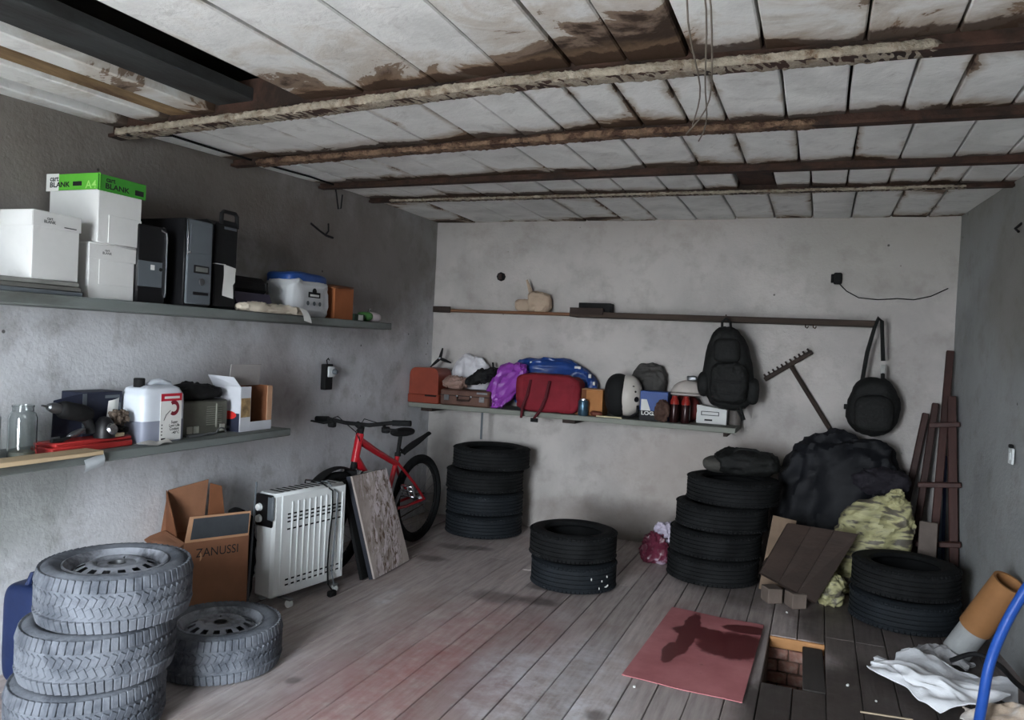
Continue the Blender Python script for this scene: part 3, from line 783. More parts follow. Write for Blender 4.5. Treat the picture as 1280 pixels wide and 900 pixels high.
# --- lower shelf things
t = thing('glass_jar', 'empty clear glass jar near the left end of the lower shelf', 'jar', (-2.79, 2.075, ZL))
jp = [(0.0, 0.0), (0.044, 0.0), (0.049, 0.006), (0.049, 0.155), (0.044, 0.172), (0.036, 0.180), (0.036, 0.195), (0.038, 0.196), (0.038, 0.204), (0.034, 0.204), (0.033, 0.18), (0.041, 0.17), (0.046, 0.154), (0.046, 0.01), (0.0, 0.008)]
obj('glass', G().lathe(jp, 40), M_glass, t)
obj('residue', G().lathe([(0, 0.010), (0.043, 0.012), (0.043, 0.028), (0, 0.024)], 24), mat('jar_residue', (120, 118, 108), 0.8), t)
t = thing('storage_jar', 'grey frosted jar cut by the left picture edge on the lower shelf', 'jar', (-2.84, 1.965, ZL))
obj('body', G().lathe([(0, 0), (0.045, 0), (0.05, 0.01), (0.05, 0.16), (0.042, 0.175), (0, 0.175)], 32), mat('frosted_grey', (140, 146, 150), 0.3, var=0.1, bump=0.05), t)
obj('lid', G().lathe([(0, 0.175), (0.043, 0.175), (0.045, 0.178), (0.045, 0.197), (0.04, 0.2), (0, 0.2)], 32), M_steel, t)
# red case
t = thing('tool_case', 'flat red plastic tool case lying under the heap of tools', 'case', (-2.822, 2.375, ZL), (0, 0, 0.04))
M_redcase = mat('red_plastic', (158, 44, 42), 0.45, var=0.1, bump=0.05)
obj('tray', G().box((0, 0, 0.014), (0.11, 0.40, 0.028), 0.004), M_redcase, t)
obj('lid', G().box((-0.003, 0.01, 0.037), (0.105, 0.38, 0.018), 0.005), M_redcase, t)
obj('hinge_lip', G().box((0.058, -0.13, 0.012), (0.012, 0.1, 0.012), 0.002), M_redcase, t)
ZT = ZL + 0.046
# power drill heap
t = thing('power_drill', 'black power drill lying on the red case with its nose to the left', 'drill', (-2.825, 2.335, ZT), (0, 0, 0.12))
obj('motor_body', G().lathe([(0, -0.09), (0.028, -0.085), (0.036, -0.05), (0.036, 0.05), (0.028, 0.07), (0.02, 0.075), (0, 0.075)], 20, Matrix.Translation((0, -0.02, 0.115)) @ rotm(PI / 2 - .22, 0, 0)), M_blackm, t)
obj('chuck', G().lathe([(0, 0.07), (0.019, 0.07), (0.022, 0.10), (0.014, 0.125), (0.005, 0.13), (0.004, 0.16), (0, 0.16)], 16, Matrix.Translation((0, -0.02, 0.115)) @ rotm(PI / 2 - .22, 0, 0)), M_steel, t)
obj('grip', G().tube([(0, 0.03, 0.10), (0.01, 0.055, 0.06), (0.015, 0.07, 0.025)], [0.022, 0.02, 0.024], 10), M_blackm, t)
t = thing('bicycle_lamp', 'small dark dome lamp with shiny lens among the tools on the red case', 'lamp', (-2.795, 2.445, ZT), (0, 0, 0))
obj('dome', G().lathe([(0, 0.09), (0.02, 0.085), (0.036, 0.06), (0.042, 0.03), (0.042, 0.0), (0, 0)], 24), M_black, t)
obj('lens', G().lathe([(0, 0.0), (0.02, 0.004), (0.026, 0.012), (0.02, 0.02), (0, 0.022)], 16, Matrix.Translation((0.034, 0.0, 0.035)) @ rotm(0, 1.2, 0)), M_chrome, t)
t = thing('hand_trowel', 'small grey spoon-shaped blade lying on the red case', 'trowel', (-2.782, 2.30, ZT), (0, 0, 0.1))
obj('blade', G().blob((0, 0.02, 0.028), (0.018, 0.048, 0.012), (1, 0.8), 0.002, 12, 2, nu=24, nv=12, M=rotm(0.25, -0.4, 0)), M_steel, t)
obj('handle', G().tube([(0, -0.03, 0.018), (0, -0.07, 0.010), (0.0, -0.12, 0.012)], [0.005, 0.009, 0.008], 8), M_blackm, t)
t = thing('wire_coil', 'coil of dark cable lying on the red case in front of the navy box', 'cable', (-2.815, 2.535, ZT))
for k in range(3):
    obj('loop', G().tube([(0.035 * math.cos(a), 0.035 * math.sin(a), 0.008 + 0.012 * k + 0.006 * math.sin(2 * a + k)) for a in [2 * PI * i / 20 for i in range(20)]], 0.006, 6, closed=True), M_rubber, t)
o = obj('wooden_block', G().box((0, 0, 0.008), (0.03, 0.06, 0.016), 0.002), mat('pale_wood', (196, 180, 150), 0.8, var=0.1), loc=(-2.787, 2.50, ZT), rot=(0, 0, 0.1))
tag(o, 'small pale wooden block at the front edge of the red case', 'block')
o = obj('brush_head', G().blob((0, 0, 0.035), (0.028, 0.04, 0.03), (0.7, 0.9), 0.016, 22, 9, floor=-0.030, fold=0.008), mat('brown_bristle', (92, 80, 70), 0.95, var=0.4, bump=0.8), loc=(-2.81, 2.535, ZT + 0.045))
tag(o, 'brownish tangled brush head resting on the cable coil', 'brush')
# navy carton
t = thing('navy_carton', 'dark navy cardboard box with white print behind the red tool case', 'box', (-2.955, 2.50, ZL + 0.002), (0, 0, 0.0))
M_navy = mat('navy_card', (34, 38, 54), 0.6, var=0.15, bump=0.05)
obj('body', G().box((0.02, 0.0, 0.115), (0.13, 0.2, 0.23), 0.003), M_navy, t)
obj('side_flap', G().add([(0.085, -0.10, 0.06), (0.06, -0.22, 0.05), (0.06, -0.215, 0.20), (0.085, -0.10, 0.228), (0.081, -0.10, 0.06), (0.056, -0.22, 0.05), (0.056, -0.215, 0.20), (0.081, -0.10, 0.228)],
    [(0, 1, 2, 3), (7, 6, 5, 4), (0, 4, 5, 1), (1, 5, 6, 2), (2, 6, 7, 3), (3, 7, 4, 0)]), M_navy, t, smooth=False)
obj('pale_edge', G().box((0.086, -0.093, 0.14), (0.002, 0.02, 0.17), 0.0005), M_greyplastic, t)
obj('print_strip', G().box((0.0862, 0.045, 0.208), (0.001, 0.075, 0.013), 0.0003), M_greyplastic, t)
obj('print_window', G().box((0.0862, 0.06, 0.165), (0.001, 0.06, 0.03), 0.0003), M_greyplastic, t)
def shp(u, v): return (0.092 + 0.006 * math.sin(u * 4), 0.02 + 0.06 * u - 0.012 * v, 0.19 - 0.115 * v + 0.012 * u)
obj('taped_paper', G().grid(shp, 6, 8), M_paper, t)
obj('brown_panel', G().box((0.088, 0.055, 0.055), (0.002, 0.13, 0.06), 0.0005), mat('tan_print', (120, 112, 98), 0.7), t)
# coolant canister
t = thing('coolant_canister', 'white translucent coolant canister with red and white label on the lower shelf', 'canister', (-2.835, 2.735, ZL), (0, 0, 0.0))
M_can = mat('milky_plastic', (206, 212, 220), 0.35, var=0.04, bump=0.03)
g = G()
def canb(u, v):
    a = 2 * PI * u; e = 0.28
    sp = lambda x: math.copysign(abs(x) ** e, x)
    zs = [0, 0.0, 0.008, 0.07, 0.18, 0.215, 0.245, 0.258, 0.258]; ks = [0, .95, 1, 1, 1, .98, .84, .6, 0]
    i = min(int(v * 8), 7); q = v * 8 - i
    k = ks[i] * (1 - q) + ks[i + 1] * q; z = zs[i] * (1 - q) + zs[i + 1] * q
    return (0.08 * sp(math.cos(a)) * k, 0.125 * sp(math.sin(a)) * k, z)
bdy = obj('bottle', g.grid(canb, 40, 33, wrap=True), M_can, t)
obj('liquid_level', G().grid(lambda u, v: tuple(Vector(canb(u, 0.15 + 0.26 * v)) * 1.0 + Vector((0.0008, 0, 0)) + Vector((math.copysign(0.0007, math.cos(2 * PI * u)), math.copysign(0.0007, math.sin(2 * PI * u)), 0))), 40, 6, wrap=True), mat('coolant_through_plastic', (134, 138, 152), 0.35, var=0.05, bump=0.02), bdy)
obj('handle', G().tube([(0, 0.10, 0.225), (0, 0.09, 0.258), (0, 0.04, 0.272), (0, -0.01, 0.268), (0, -0.03, 0.25)], [0.018, 0.016, 0.015, 0.015, 0.018], 10), M_can, t)
obj('cap', G().lathe([(0, 0.25), (0.024, 0.25), (0.024, 0.287), (0.021, 0.29), (0, 0.29)], 24, Matrix.Translation((0, -0.08, 0))), M_blackm, t)
lb = obj('label_sheet', G().box((0.0815, 0.03, 0.115), (0.002, 0.125, 0.215), 0.0005), M_paper, t)
M_lred = mat('label_red', (176, 30, 50), 0.5, bump=0)
obj('red_band', G().box((0.0828, 0.03, 0.205), (0.0006, 0.122, 0.034), 0.0001), M_lred, lb)
obj('brand_letters', G().box((0.0833, 0.033, 0.204), (0.0004, 0.09, 0.011), 0.0001), M_paper, lb)
ring = G().grid(lambda u, v: (0.0832, 0.045 + (0.017 + 0.016 * v) * math.cos(-2.2 + 4.4 * u), 0.155 + (0.017 + 0.018 * v) * math.sin(-2.2 + 4.4 * u)), 22, 3)
obj('swirl', ring, mat('label_dark_red', (112, 24, 40), 0.5, bump=0), lb)
obj('swirl_tail', G().tube([(0.0835, 0.025, 0.145), (0.0835, 0.0, 0.125), (0.0835, -0.012, 0.10)], 0.0012, 5), M_ink, lb)
text('Super\nLong Life\nCoolant', lb, (0.0832, 0.052, 0.075), '+X', 0.062, 0.045, M_ink, 'label_text', 0.02)
text('-40°C', lb, (0.0832, 0.06, 0.042), '+X', 0.045, 0.013, M_ink, 'label_text', 0.02)
for zz in (0.035, 0.05, 0.065, 0.08): obj('label_dot', G().box((0.0832, -0.022, zz), (0.0004, 0.007, 0.006), 0.0001), M_ink2, lb)
obj('label_mark', G().box((0.0832, -0.012, 0.016), (0.0004, 0.025, 0.008), 0.0001), M_ink, lb)
# radio and black bag
t = thing('old_radio', 'grey-green old radio with ribbed front behind the coolant canister', 'radio', (-2.90, 3.06, ZL), (0, 0, -0.05))
M_oliv = mat('olive_grey_plastic', (84, 84, 76), 0.65, var=0.15, bump=0.1)
obj('body', G().box((0, 0, 0.085), (0.16, 0.30, 0.17), 0.008), M_oliv, t)
for k in range(9): obj('front_rib', G().box((0.082, 0.055, 0.05 + k * 0.011), (0.004, 0.10, 0.005), 0.001), mat('olive_light', (118, 118, 108), 0.6), t)
obj('front_post', G().box((0.083, 0.07, 0.095), (0.008, 0.014, 0.12), 0.003), mat('olive_light', (118, 118, 108)), t)
for yy in (-0.10, -0.06, 0.11): obj('knob_panel', G().box((0.083, yy, 0.030), (0.006, 0.035, 0.035), 0.002), mat('pale_olive', (150, 150, 140), 0.6), t)
o = obj('black_cloth_bag', G().blob((0, 0, 0.035), (0.085, 0.16, 0.042), (0.8, 0.7), 0.018, 9, 11, floor=-0.035, fold=0.008), M_blackm, loc=(-2.90, 3.055, ZL + 0.172))
tag(o, 'limp black bag lying on top of the old radio', 'bag')
t = thing('pliers', 'pair of steel pliers lying at the front of the lower shelf before the radio', 'pliers', (-2.785, 3.03, ZL), (0, 0, 0.0))
for s_ in (-1, 1):
    obj('jaw', G().tube([(0, 0.0, 0.008), (0.008 * s_, 0.03, 0.008), (0.002 * s_, 0.06, 0.008)], [0.006, 0.007, 0.004], 6), M_steel, t)
    obj('handle', G().tube([(0, 0.0, 0.008), (-0.016 * s_, -0.04, 0.008), (-0.018 * s_, -0.09, 0.008), (-0.01 * s_, -0.13, 0.008)], 0.005, 6), M_steel, t)
t = thing('tape_ring', 'small metal hoop standing on the lower shelf before the white carton', 'ring', (-2.785, 3.13, ZL))
obj('hoop', G().tube([(0, 0.035 * math.cos(a), 0.0 + max(0.004, 0.032 * math.sin(a))) for a in [PI * i / 12 for i in range(13)]], 0.004, 6), M_steel, t)
# open white carton with red lamp print
t = thing('open_carton', 'opened white carton with red lamp picture at the end of the lower shelf', 'box', (-2.865, 3.375, ZL), (0, 0, 0.0))
M_cw = mat('carton_white', (190, 192, 198), 0.6, var=0.05, bump=0.05)
M_lk = mat('carton_kraft_in', (178, 140, 112), 0.8, var=0.1)
dx, dy, dz = 0.18, 0.25, 0.235
# walls of the carton: left side (-Y) printed, front (+X) with a cut-out window, back, far side
lf = obj('side_panel', G().box((0.0, -dy / 2, dz / 2), (dx, 0.004, dz), 0.001), M_cw, t)
obj('print_dark', G().box((0.0, -dy / 2 - 0.0025, 0.048), (dx - 0.002, 0.0008, 0.095), 0.0002), M_navy, lf)
obj('lamp_picture', G().blob((0.02, -dy / 2 - 0.003, 0.085), (0.05, 0.0012, 0.022), (1, 1), 0.0, nu=20, nv=8), mat('lamp_red', (190, 44, 40), 0.4, bump=0), lf)
obj('barcode_patch', G().box((-0.055, -dy / 2 - 0.0032, 0.025), (0.022, 0.0006, 0.02), 0.0001), M_paper, lf)
obj('print_text', G().box((0.005, -dy / 2 - 0.0032, 0.022), (0.05, 0.0006, 0.014), 0.0001), M_greyplastic, lf)
obj('top_flap', G().add([(-0.09, -0.125, dz), (0.09, -0.125, dz), (0.065, -0.15, dz + 0.05), (-0.09, -0.165, dz + 0.055), (-0.09, -0.128, dz), (0.09, -0.128, dz), (0.065, -0.153, dz + 0.05), (-0.09, -0.168, dz + 0.055)],
    [(0, 1, 2, 3), (7, 6, 5, 4), (0, 4, 5, 1), (1, 5, 6, 2), (2, 6, 7, 3), (3, 7, 4, 0)]), M_cw, t, smooth=False)
ft = obj('front_panel', G().box((dx / 2, -0.085, dz / 2), (0.004, 0.08, dz), 0.001).box((dx / 2, 0.04, 0.024), (0.004, 0.17, 0.048), 0.001), M_cw, t)
obj('wood_picture', G().box((dx / 2 + 0.0025, -0.085, 0.125), (0.0008, 0.072, 0.10), 0.0002), mat('picture_tan', (142, 118, 84), 0.6, var=0.5, scale=30), ft)
obj('kraft_strip', G().box((dx / 2, 0.105, 0.142), (0.005, 0.04, 0.186), 0.001), M_lk, t)
obj('back_panel', G().box((-dx / 2, 0, dz / 2), (0.004, dy, dz), 0.001), M_kraft_d, t)
obj('end_panel', G().box((0, dy / 2, dz / 2), (dx, 0.004, dz), 0.001), M_kraft_d, t)
obj('raised_flap', G().box((-0.02, 0.0, dz + 0.055), (0.004, 0.235, 0.115), 0.001, rotm(0, 0.10, 0)), mat('flap_grey', (150, 146, 144), 0.8, var=0.06), t)
# plywood strip in front, scraps
t = thing('plywood_strip', 'pale plywood strip sticking out over the lower shelf edge at the left', 'plank', (-2.70, 2.02, ZL + 0.0005), (0.0, 0, 0.0))
obj('strip', G().box((0, -0.12, 0.009), (0.10, 0.84, 0.018), 0.002), mat('plywood', (186, 164, 132), 0.75, var=0.15, scale=6, stretch=(1, .2, 1)), t)
def scr(u, v): return (0.07 * (v - 0.5) + 0.01 * math.sin(u * 6), 0.20 * (u - 0.5) * (1 - 0.3 * v), 0.006 + 0.014 * abs(math.sin(u * 4 + v * 2)) * (1 - v * .6))
o = obj('plastic_scrap', G().grid(scr, 16, 8), mat('pale_plastic', (196, 192, 186), 0.5, var=0.06), loc=(-2.712, 2.64, ZL + 0.0))
tag(o, 'pale torn plastic sheet lying at the shelf edge before the coolant canister', 'plastic sheet')
def scr2(u, v): return (0.01 * math.sin(v * 3), 0.09 * (u - 0.5), -0.05 * v + 0.02 * u)
o = obj('hanging_wrapper', G().grid(scr2, 8, 8), mat('clear_wrapper', (176, 182, 186), 0.3, var=0.05), loc=(-2.692, 2.31, ZL - 0.02))
tag(o, 'crumpled clear wrapper hanging under the lower shelf edge', 'wrapper')

# --- left wall fittings
t = thing('wall_socket', 'black wall socket with white cover plate on the left wall above the bicycle', 'socket', (XL + 0.008, 4.36, 1.13))
obj('back_box', G().box((0.02, 0, 0.05), (0.04, 0.085, 0.17), 0.005), M_blackm, t)
obj('cover_plate', G().box((0.046, 0.01, 0.085), (0.012, 0.07, 0.07), 0.004), M_white_enamel, t)
obj('plug', G().lathe([(0, 0), (0.018, 0), (0.018, 0.02), (0.012, 0.03), (0, 0.03)], 16, Matrix.Translation((0.05, 0.03, 0.085)) @ rotm(0, PI / 2, 0)), M_greyplastic, t)
obj('wire_stub', G().tube([(0.02, 0, 0.135), (0.022, -0.012, 0.16), (0.02, 0.008, 0.172), (0.02, 0.02, 0.16)], 0.004, 6), M_blackm, t)
t = thing('wire_stub', 'bare bent cable ends poking out of the left wall above the white and blue sack', 'wire', (XL, 4.25, 2.13))
obj('strand', G().tube([(0.0, -0.10, 0.03), (0.03, -0.04, -0.01), (0.03, 0.03, -0.03), (0.035, 0.10, -0.035)], 0.007, 6), M_blackm, t)
obj('strand', G().tube([(0.03, 0.02, -0.03), (0.04, 0.04, 0.0), (0.03, 0.05, 0.05)], 0.006, 6), M_blackm, t)
t = thing('ceiling_cable', 'thin black cable running along the ceiling above the left shelves', 'cable', (0, 0, 0))
cp = [(-2.93, 2.62), (-2.9, 2.85), (-2.92, 3.2), (-2.93, 3.6), (-2.92, 3.95), (-2.95, 4.25)]
obj('run', G().tube([(x, y, zc(x, y) - 0.012 - (0.045 if abs(y - BEAMS[0]) < .1 or abs(y - 3.44) < .1 else 0)) for x, y in cp], 0.006, 6), M_blackm, t)
obj('drop', G().tube([(-2.95, 4.25, zc(-2.95, 4.25) - 0.012), (-2.97, 4.30, 2.38), (-2.97, 4.33, 2.28), (-2.97, 4.36, 2.29), (-2.97, 4.37, 2.38)], 0.005, 6), M_blackm, t)
t['label'] = 'thin black cable running along the ceiling above the left shelves'

# ================================================================== floor, left side
# heater
t = thing('oil_radiator', 'white oil-filled radiator with slotted front and black control end', 'heater', (-2.625, 3.615, 0), (0.0, 0, -0.16))
Lh, Hh, Dh, Z0 = 0.54, 0.555, 0.135, 0.055
obj('body', G().box((0, 0, Z0 + Hh / 2), (Dh, Lh, Hh), 0.016), M_white_enamel, t)
fp = obj('front_panel', G().box((Dh / 2 + 0.003, 0.02, Z0 + Hh / 2), (0.008, Lh - 0.06, Hh - 0.02), 0.003), M_white_enamel, t)
for k in range(10):
    y = -0.17 + k * 0.0425
    obj('front_rib', G().box((Dh / 2 + 0.009, y + 0.021, Z0 + Hh / 2), (0.008, 0.010, Hh - 0.10), 0.003), M_white_enamel, fp)
    for z in (Hh - 0.115, Hh - 0.135, Hh - 0.155, Hh - 0.195, 0.062, 0.090):
        obj('vent_slot', G().box((Dh / 2 + 0.0075, y, Z0 + z), (0.0022, 0.022, 0.0085), 0.0005), M_dark, fp)
for k in range(11):
    obj('top_slot', G().box((-0.005, -0.19 + k * 0.044, Z0 + Hh + 0.0005), (0.10, 0.016, 0.003), 0.0008, None), M_dark, t)
cp_ = obj('control_panel', G().box((0.0, -Lh / 2 - 0.004, Z0 + Hh - 0.09), (Dh - 0.01, 0.016, 0.17), 0.006), M_black, t)
obj('control_wrap', G().box((Dh / 2 - 0.018, -Lh / 2 - 0.006, Z0 + Hh - 0.075), (0.045, 0.018, 0.13), 0.008), M_greyplastic, t)
for z in (0.055, 0.115):
    obj('control_knob', G().lathe([(0, 0), (0.021, 0), (0.018, 0.014), (0, 0.016)], 20, Matrix.Translation((-0.028, -Lh / 2 - 0.012, Z0 + Hh - 0.02 - z - .0)) @ rotm(PI / 2, 0, 0)), M_white_enamel, cp_)
for y in (-0.17, 0.17):
    ft = obj('foot_bar', G().box((0, y, 0.045), (0.24, 0.03, 0.012), 0.003), M_steel, t)
    for sx in (-0.1, 0.1):
        obj('castor', G().lathe([(0, -0.012), (0.019, -0.012), (0.0195, -0.008), (0.0195, 0.008), (0.019, 0.012), (0, 0.012)], 18, Matrix.Translation((sx, y, 0.020)) @ rotm(PI / 2, 0, 0)), M_white_enamel, ft)
xx = Dh / 2 + 0.022
cord = [(-0.05, 0.06, Z0 + Hh + 0.006), (-0.02, 0.03, Z0 + Hh + 0.03), (0.03, 0.09, Z0 + Hh + 0.022), (xx, 0.135, Z0 + Hh - 0.03), (xx, 0.14, Z0 + 0.40), (xx, 0.125, Z0 + 0.25), (xx, 0.12, Z0 + 0.1), (xx, 0.13, 0.05), (xx + 0.03, 0.14, 0.012), (xx + 0.05, 0.12, 0.008)]
obj('power_cord', G().tube(cord, 0.005, 6), M_rubber, t)
obj('power_cord', G().tube([(0.0, 0.10, Z0 + Hh + 0.006), (0.04, 0.135, Z0 + Hh + 0.02), (xx, 0.18, Z0 + Hh - 0.05), (xx, 0.17, Z0 + 0.3), (xx, 0.155, 0.12), (xx + 0.02, 0.16, 0.03)], 0.004, 6), M_greyplastic, t)
obj('plug', G().box((xx + 0.06, 0.10, 0.018), (0.035, 0.055, 0.034), 0.008), M_blackm, t)

# leaning painted panel and dark panel behind it
def lean_panel(name, label, pts, th, m, me, cat='panel'):
    P = [Vector(p) for p in pts]
    n = (P[1] - P[0]).cross(P[3] - P[0]).normalized() * th
    base = (P[0] + P[1]) / 2; base.z = 0
    t = thing(name, label, cat, tuple(base))
    q = [p - base for p in P]
    obj('face_board', G().hexa([tuple(x - n * 0.3) for x in q] + [tuple(x) for x in q]), m, t, smooth=False)
    ins = [x - n * 0.3 for x in q]
    obj('frame', G().hexa([tuple(x - n) for x in q] + [tuple(x - n * 0.302) for x in q]), me, t, smooth=False)
    return t
def canvas_mat():
    m = bpy.data.materials.new('peeling_panel'); m.use_nodes = True
    t = NT(m); b = t.n['Principled BSDF']; tc = t.new('ShaderNodeTexCoord')
    mp = t.new('ShaderNodeMapping'); mp.inputs['Scale'].default_value = (1, 1.6, 0.75); t.link(tc.outputs['Object'], mp.inputs[0])
    n1 = t.noise(mp.outputs[0], 5, 6, 0.6, 0.6); n2 = t.noise(mp.outputs[0], 13, 6, 0.7, 0.8); n3 = t.noise(mp.outputs[0], 22, 5, 0.7, 0.5)
    sx = t.new('ShaderNodeSeparateXYZ'); t.link(tc.outputs['Generated'], sx.inputs[0])
    cy = t.math('ABSOLUTE', t.math('SUBTRACT', sx.outputs[1], 0.55))
    c = t.ramp(n1, [(0.3, lin((146, 134, 126))), (0.7, lin((186, 174, 168)))])
    core = _step(t, t.math('ADD', cy, t.math('MULTIPLY', t.math('SUBTRACT', n1, 0.5), 0.8)), 0.18, 0.42)
    c = t.mix(t.math('MULTIPLY', core, t.ramp(n2, [(0.46, 0.0), (0.54, 1.0)])), c, lin((214, 204, 206)))
    c = t.mix(t.math('MULTIPLY', core, t.ramp(n3, [(0.52, 0.0), (0.58, 0.95)])), c, lin((92, 68, 46)))
    c = t.mix(t.math('MULTIPLY', core, t.ramp(n2, [(0.30, 0.8), (0.38, 0.0)])), c, lin((60, 50, 46)))
    t.link(c, b.inputs['Base Color']); b.inputs['Roughness'].default_value = 0.7
    t.link(t.bump(n2, 0.5, 0.01), b.inputs['Normal'])
    return m
M_canvas = canvas_mat()
lean_panel('peeling_board', 'peeling pale rectangular board leaning against the bicycle beside the radiator', [(-2.41, 4.06, 0.008), (-2.435, 4.53, 0.008), (-2.53, 4.345, 0.625), (-2.53, 3.95, 0.63)], 0.04, M_canvas, mat('dark_frame', (44, 46, 54), 0.7))
lean_panel('dark_board', 'dark board leaning behind the peeling board against the bicycle wheel', [(-2.47, 4.02, 0.005), (-2.50, 4.48, 0.005), (-2.585, 4.33, 0.60), (-2.585, 3.94, 0.60)], 0.02, M_blackm, M_blackm)

# bicycle
t = thing('bicycle', 'red mountain bicycle with black saddle parked along the left wall', 'bicycle', (-2.675, 4.52, 0), (0, 0, -0.05))
# local axes: +Y to the rear
Rw = 0.315; yr, yf = 0.49, -0.49
def bike_wheel(y, nm):
    M = Matrix.Translation((0, y, Rw)) @ rotm(0, PI / 2, 0)
    w = obj(nm, G().lathe([(Rw - 0.028 + 0.026 * math.cos(a), 0.026 * math.sin(a)) for a in [2 * PI * i / 12 for i in range(12)]], 56, M, closed=True), M_rubber, t)
    obj('rim', G().lathe([(Rw - 0.066, -0.010), (Rw - 0.046, -0.012), (Rw - 0.046, 0.012), (Rw - 0.066, 0.010)], 48, M, closed=True), M_blackm, w)
    obj('hub', G().lathe([(0, -0.05), (0.012, -0.05), (0.012, -0.03), (0.025, -0.028), (0.016, 0), (0.025, 0.028), (0.012, 0.03), (0.012, 0.05), (0, 0.05)], 16, M), M_steel, w)
    for i in range(20):
        a = 2 * PI * i / 20; s_ = 0.024 if i % 2 else -0.024; a2 = a + (0.35 if i % 4 < 2 else -0.35)
        obj('spoke', G().tube([(s_, y + 0.022 * math.cos(a2), Rw + 0.022 * math.sin(a2)), (0, y + (Rw - 0.06) * math.cos(a), Rw + (Rw - 0.06) * math.sin(a))], 0.0014, 4), M_steel, w)
    return w
bike_wheel(yr, 'rear_wheel'); bike_wheel(yf, 'front_wheel')
bb = (0, 0.06, 0.30); ht = (0, -0.255, 0.84); hb = (0, -0.30, 0.665); st = (0, 0.20, 0.66)
fr = obj('frame', G().tube([ht, hb], 0.026, 12).tube([(0, -0.295, 0.69), (0, -0.1, 0.49), bb], [0.03, 0.027, 0.027], 12).tube([(0, -0.262, 0.80), (0, -0.05, 0.70), (0, 0.18, 0.60)], [0.026, 0.022, 0.02], 12)
    .tube([bb, st], 0.017, 10).tube([(0.012, 0.19, 0.60), (0.055, 0.34, 0.45), (0.055, yr, Rw)], 0.010, 8).tube([(-0.012, 0.19, 0.60), (-0.055, 0.34, 0.45), (-0.055, yr, Rw)], 0.010, 8)
    .tube([(0.03, 0.08, 0.30), (0.055, 0.26, 0.30), (0.055, yr, Rw)], 0.011, 8).tube([(-0.03, 0.08, 0.30), (-0.055, 0.26, 0.30), (-0.055, yr, Rw)], 0.011, 8)
    .tube([(-0.035, bb[1], bb[2]), (0.035, bb[1], bb[2])], 0.024, 12), M_red_paint, t)
obj('frame_stripe', G().box((0.0275, -0.20, 0.59), (0.002, 0.11, 0.02), 0.0005, None), M_paper, fr)
fk = obj('fork', G().tube([(-0.06, -0.325, 0.60), (0.06, -0.325, 0.60)], 0.022, 8).tube([(-0.06, -0.325, 0.62), (-0.062, yf, Rw)], [0.018, 0.02], 10).tube([(0.06, -0.325, 0.62), (0.062, yf, Rw)], [0.018, 0.02], 10).tube([hb, (0, -0.32, 0.60)], 0.02, 8), M_blackm, t)
for s_ in (-1, 1):
    obj('stanchion', G().tube([(s_ * 0.06, -0.325, 0.615), (s_ * 0.061, -0.38, 0.52)], 0.0205, 10), M_chrome, fk)
obj('stem', G().tube([ht, (0, -0.245, 0.885)], 0.022, 10).tube([(0, -0.245, 0.88), (0, -0.29, 0.905)], 0.02, 10), M_blackm, t)
hbp = [(-0.36, -0.235, 0.905), (-0.24, -0.265, 0.915), (-0.09, -0.29, 0.905), (0.09, -0.29, 0.905), (0.24, -0.265, 0.93), (0.36, -0.235, 0.935)]
hb_ = obj('handlebar', G().tube(hbp, 0.013, 10), M_blackm, t)
for s_, pts in ((-1, (hbp[0], (-0.245, -0.264, 0.9145))), (1, (hbp[-1], (0.245, -0.264, 0.930)))):
    obj('grip', G().tube(pts, 0.018, 12), M_rubber, hb_)
    obj('brake_lever', G().tube([(s_ * 0.20, -0.285, 0.905), (s_ * 0.23, -0.33, 0.895), (s_ * 0.33, -0.33, 0.90)], [0.012, 0.008, 0.006], 8), M_blackm, hb_)
    obj('shifter', G().box((s_ * 0.205, -0.275, 0.885), (0.05, 0.04, 0.04), 0.008), M_blackm, hb_)
    obj('cable', G().tube([(s_ * 0.2, -0.30, 0.92), (s_ * 0.10, -0.36, 0.95), (0.02, -0.33, 0.86), (0.02, -0.25, 0.76)], 0.003, 5), M_blackm, hb_)
sd = obj('saddle', G().blob((0, 0.23, 0.81), (0.075, 0.125, 0.028), (0.8, 0.9), 0.0, nu=32, nv=16, shape=lambda p: Vector((p.x * (0.45 + 0.55 * min(1, max(0, (p.y + 0.06) / 0.12))), p.y, p.z + 0.2 * abs(p.y) ** 1.6))), M_blackm, t)
obj('seat_post', G().tube([st, (0, 0.225, 0.795)], 0.014, 10), M_blackm, t)
obj('seat_clamp', G().lathe([(0.016, -0.012), (0.022, -0.012), (0.022, 0.012), (0.016, 0.012)], 16, Matrix.Translation(st), closed=True), M_blackm, t)
def mud(u, v):
    a = 0.35 + 1.25 * u
    r_ = Rw + 0.045 + 0.03 * u
    return (0.035 * (v - 0.5) * 2, yr + 0.02 + r_ * math.cos(a + 0.35) * 1.0, Rw + r_ * math.sin(a + 0.35) + 0.02 - 0.02 * (2 * v - 1) ** 2)
def mud2(u, v):
    w = 0.038 * (0.6 + 0.4 * math.sin(PI * min(1, u * 1.2)))
    return (w * (2 * v - 1), 0.25 + 0.36 * u, 0.665 + 0.12 * u ** 0.8 - 0.012 * (2 * v - 1) ** 2)
g = G().grid(mud2, 18, 7); g2 = [tuple(Vector(p) - Vector((0, 0, 0.004))) for p in g.v]; 
n0 = len(g.v); g.v += g2; g.f += [tuple(i + n0 for i in reversed(f)) for f in list(g.f)]
obj('rear_mudguard', g, M_blackm, t)
obj('mudguard_stay', G().tube([(0, 0.205, 0.70), (0, 0.27, 0.675)], 0.01, 8), M_blackm, t)
def mudf(u, v):
    a = 0.9 + 1.3 * u; r_ = Rw + 0.03
    return (0.034 * (2 * v - 1), yf + r_ * math.cos(a), Rw + r_ * math.sin(a) - 0.012 * (2 * v - 1) ** 2)
obj('front_mudguard', G().grid(mudf, 18, 7), M_blackm, t)
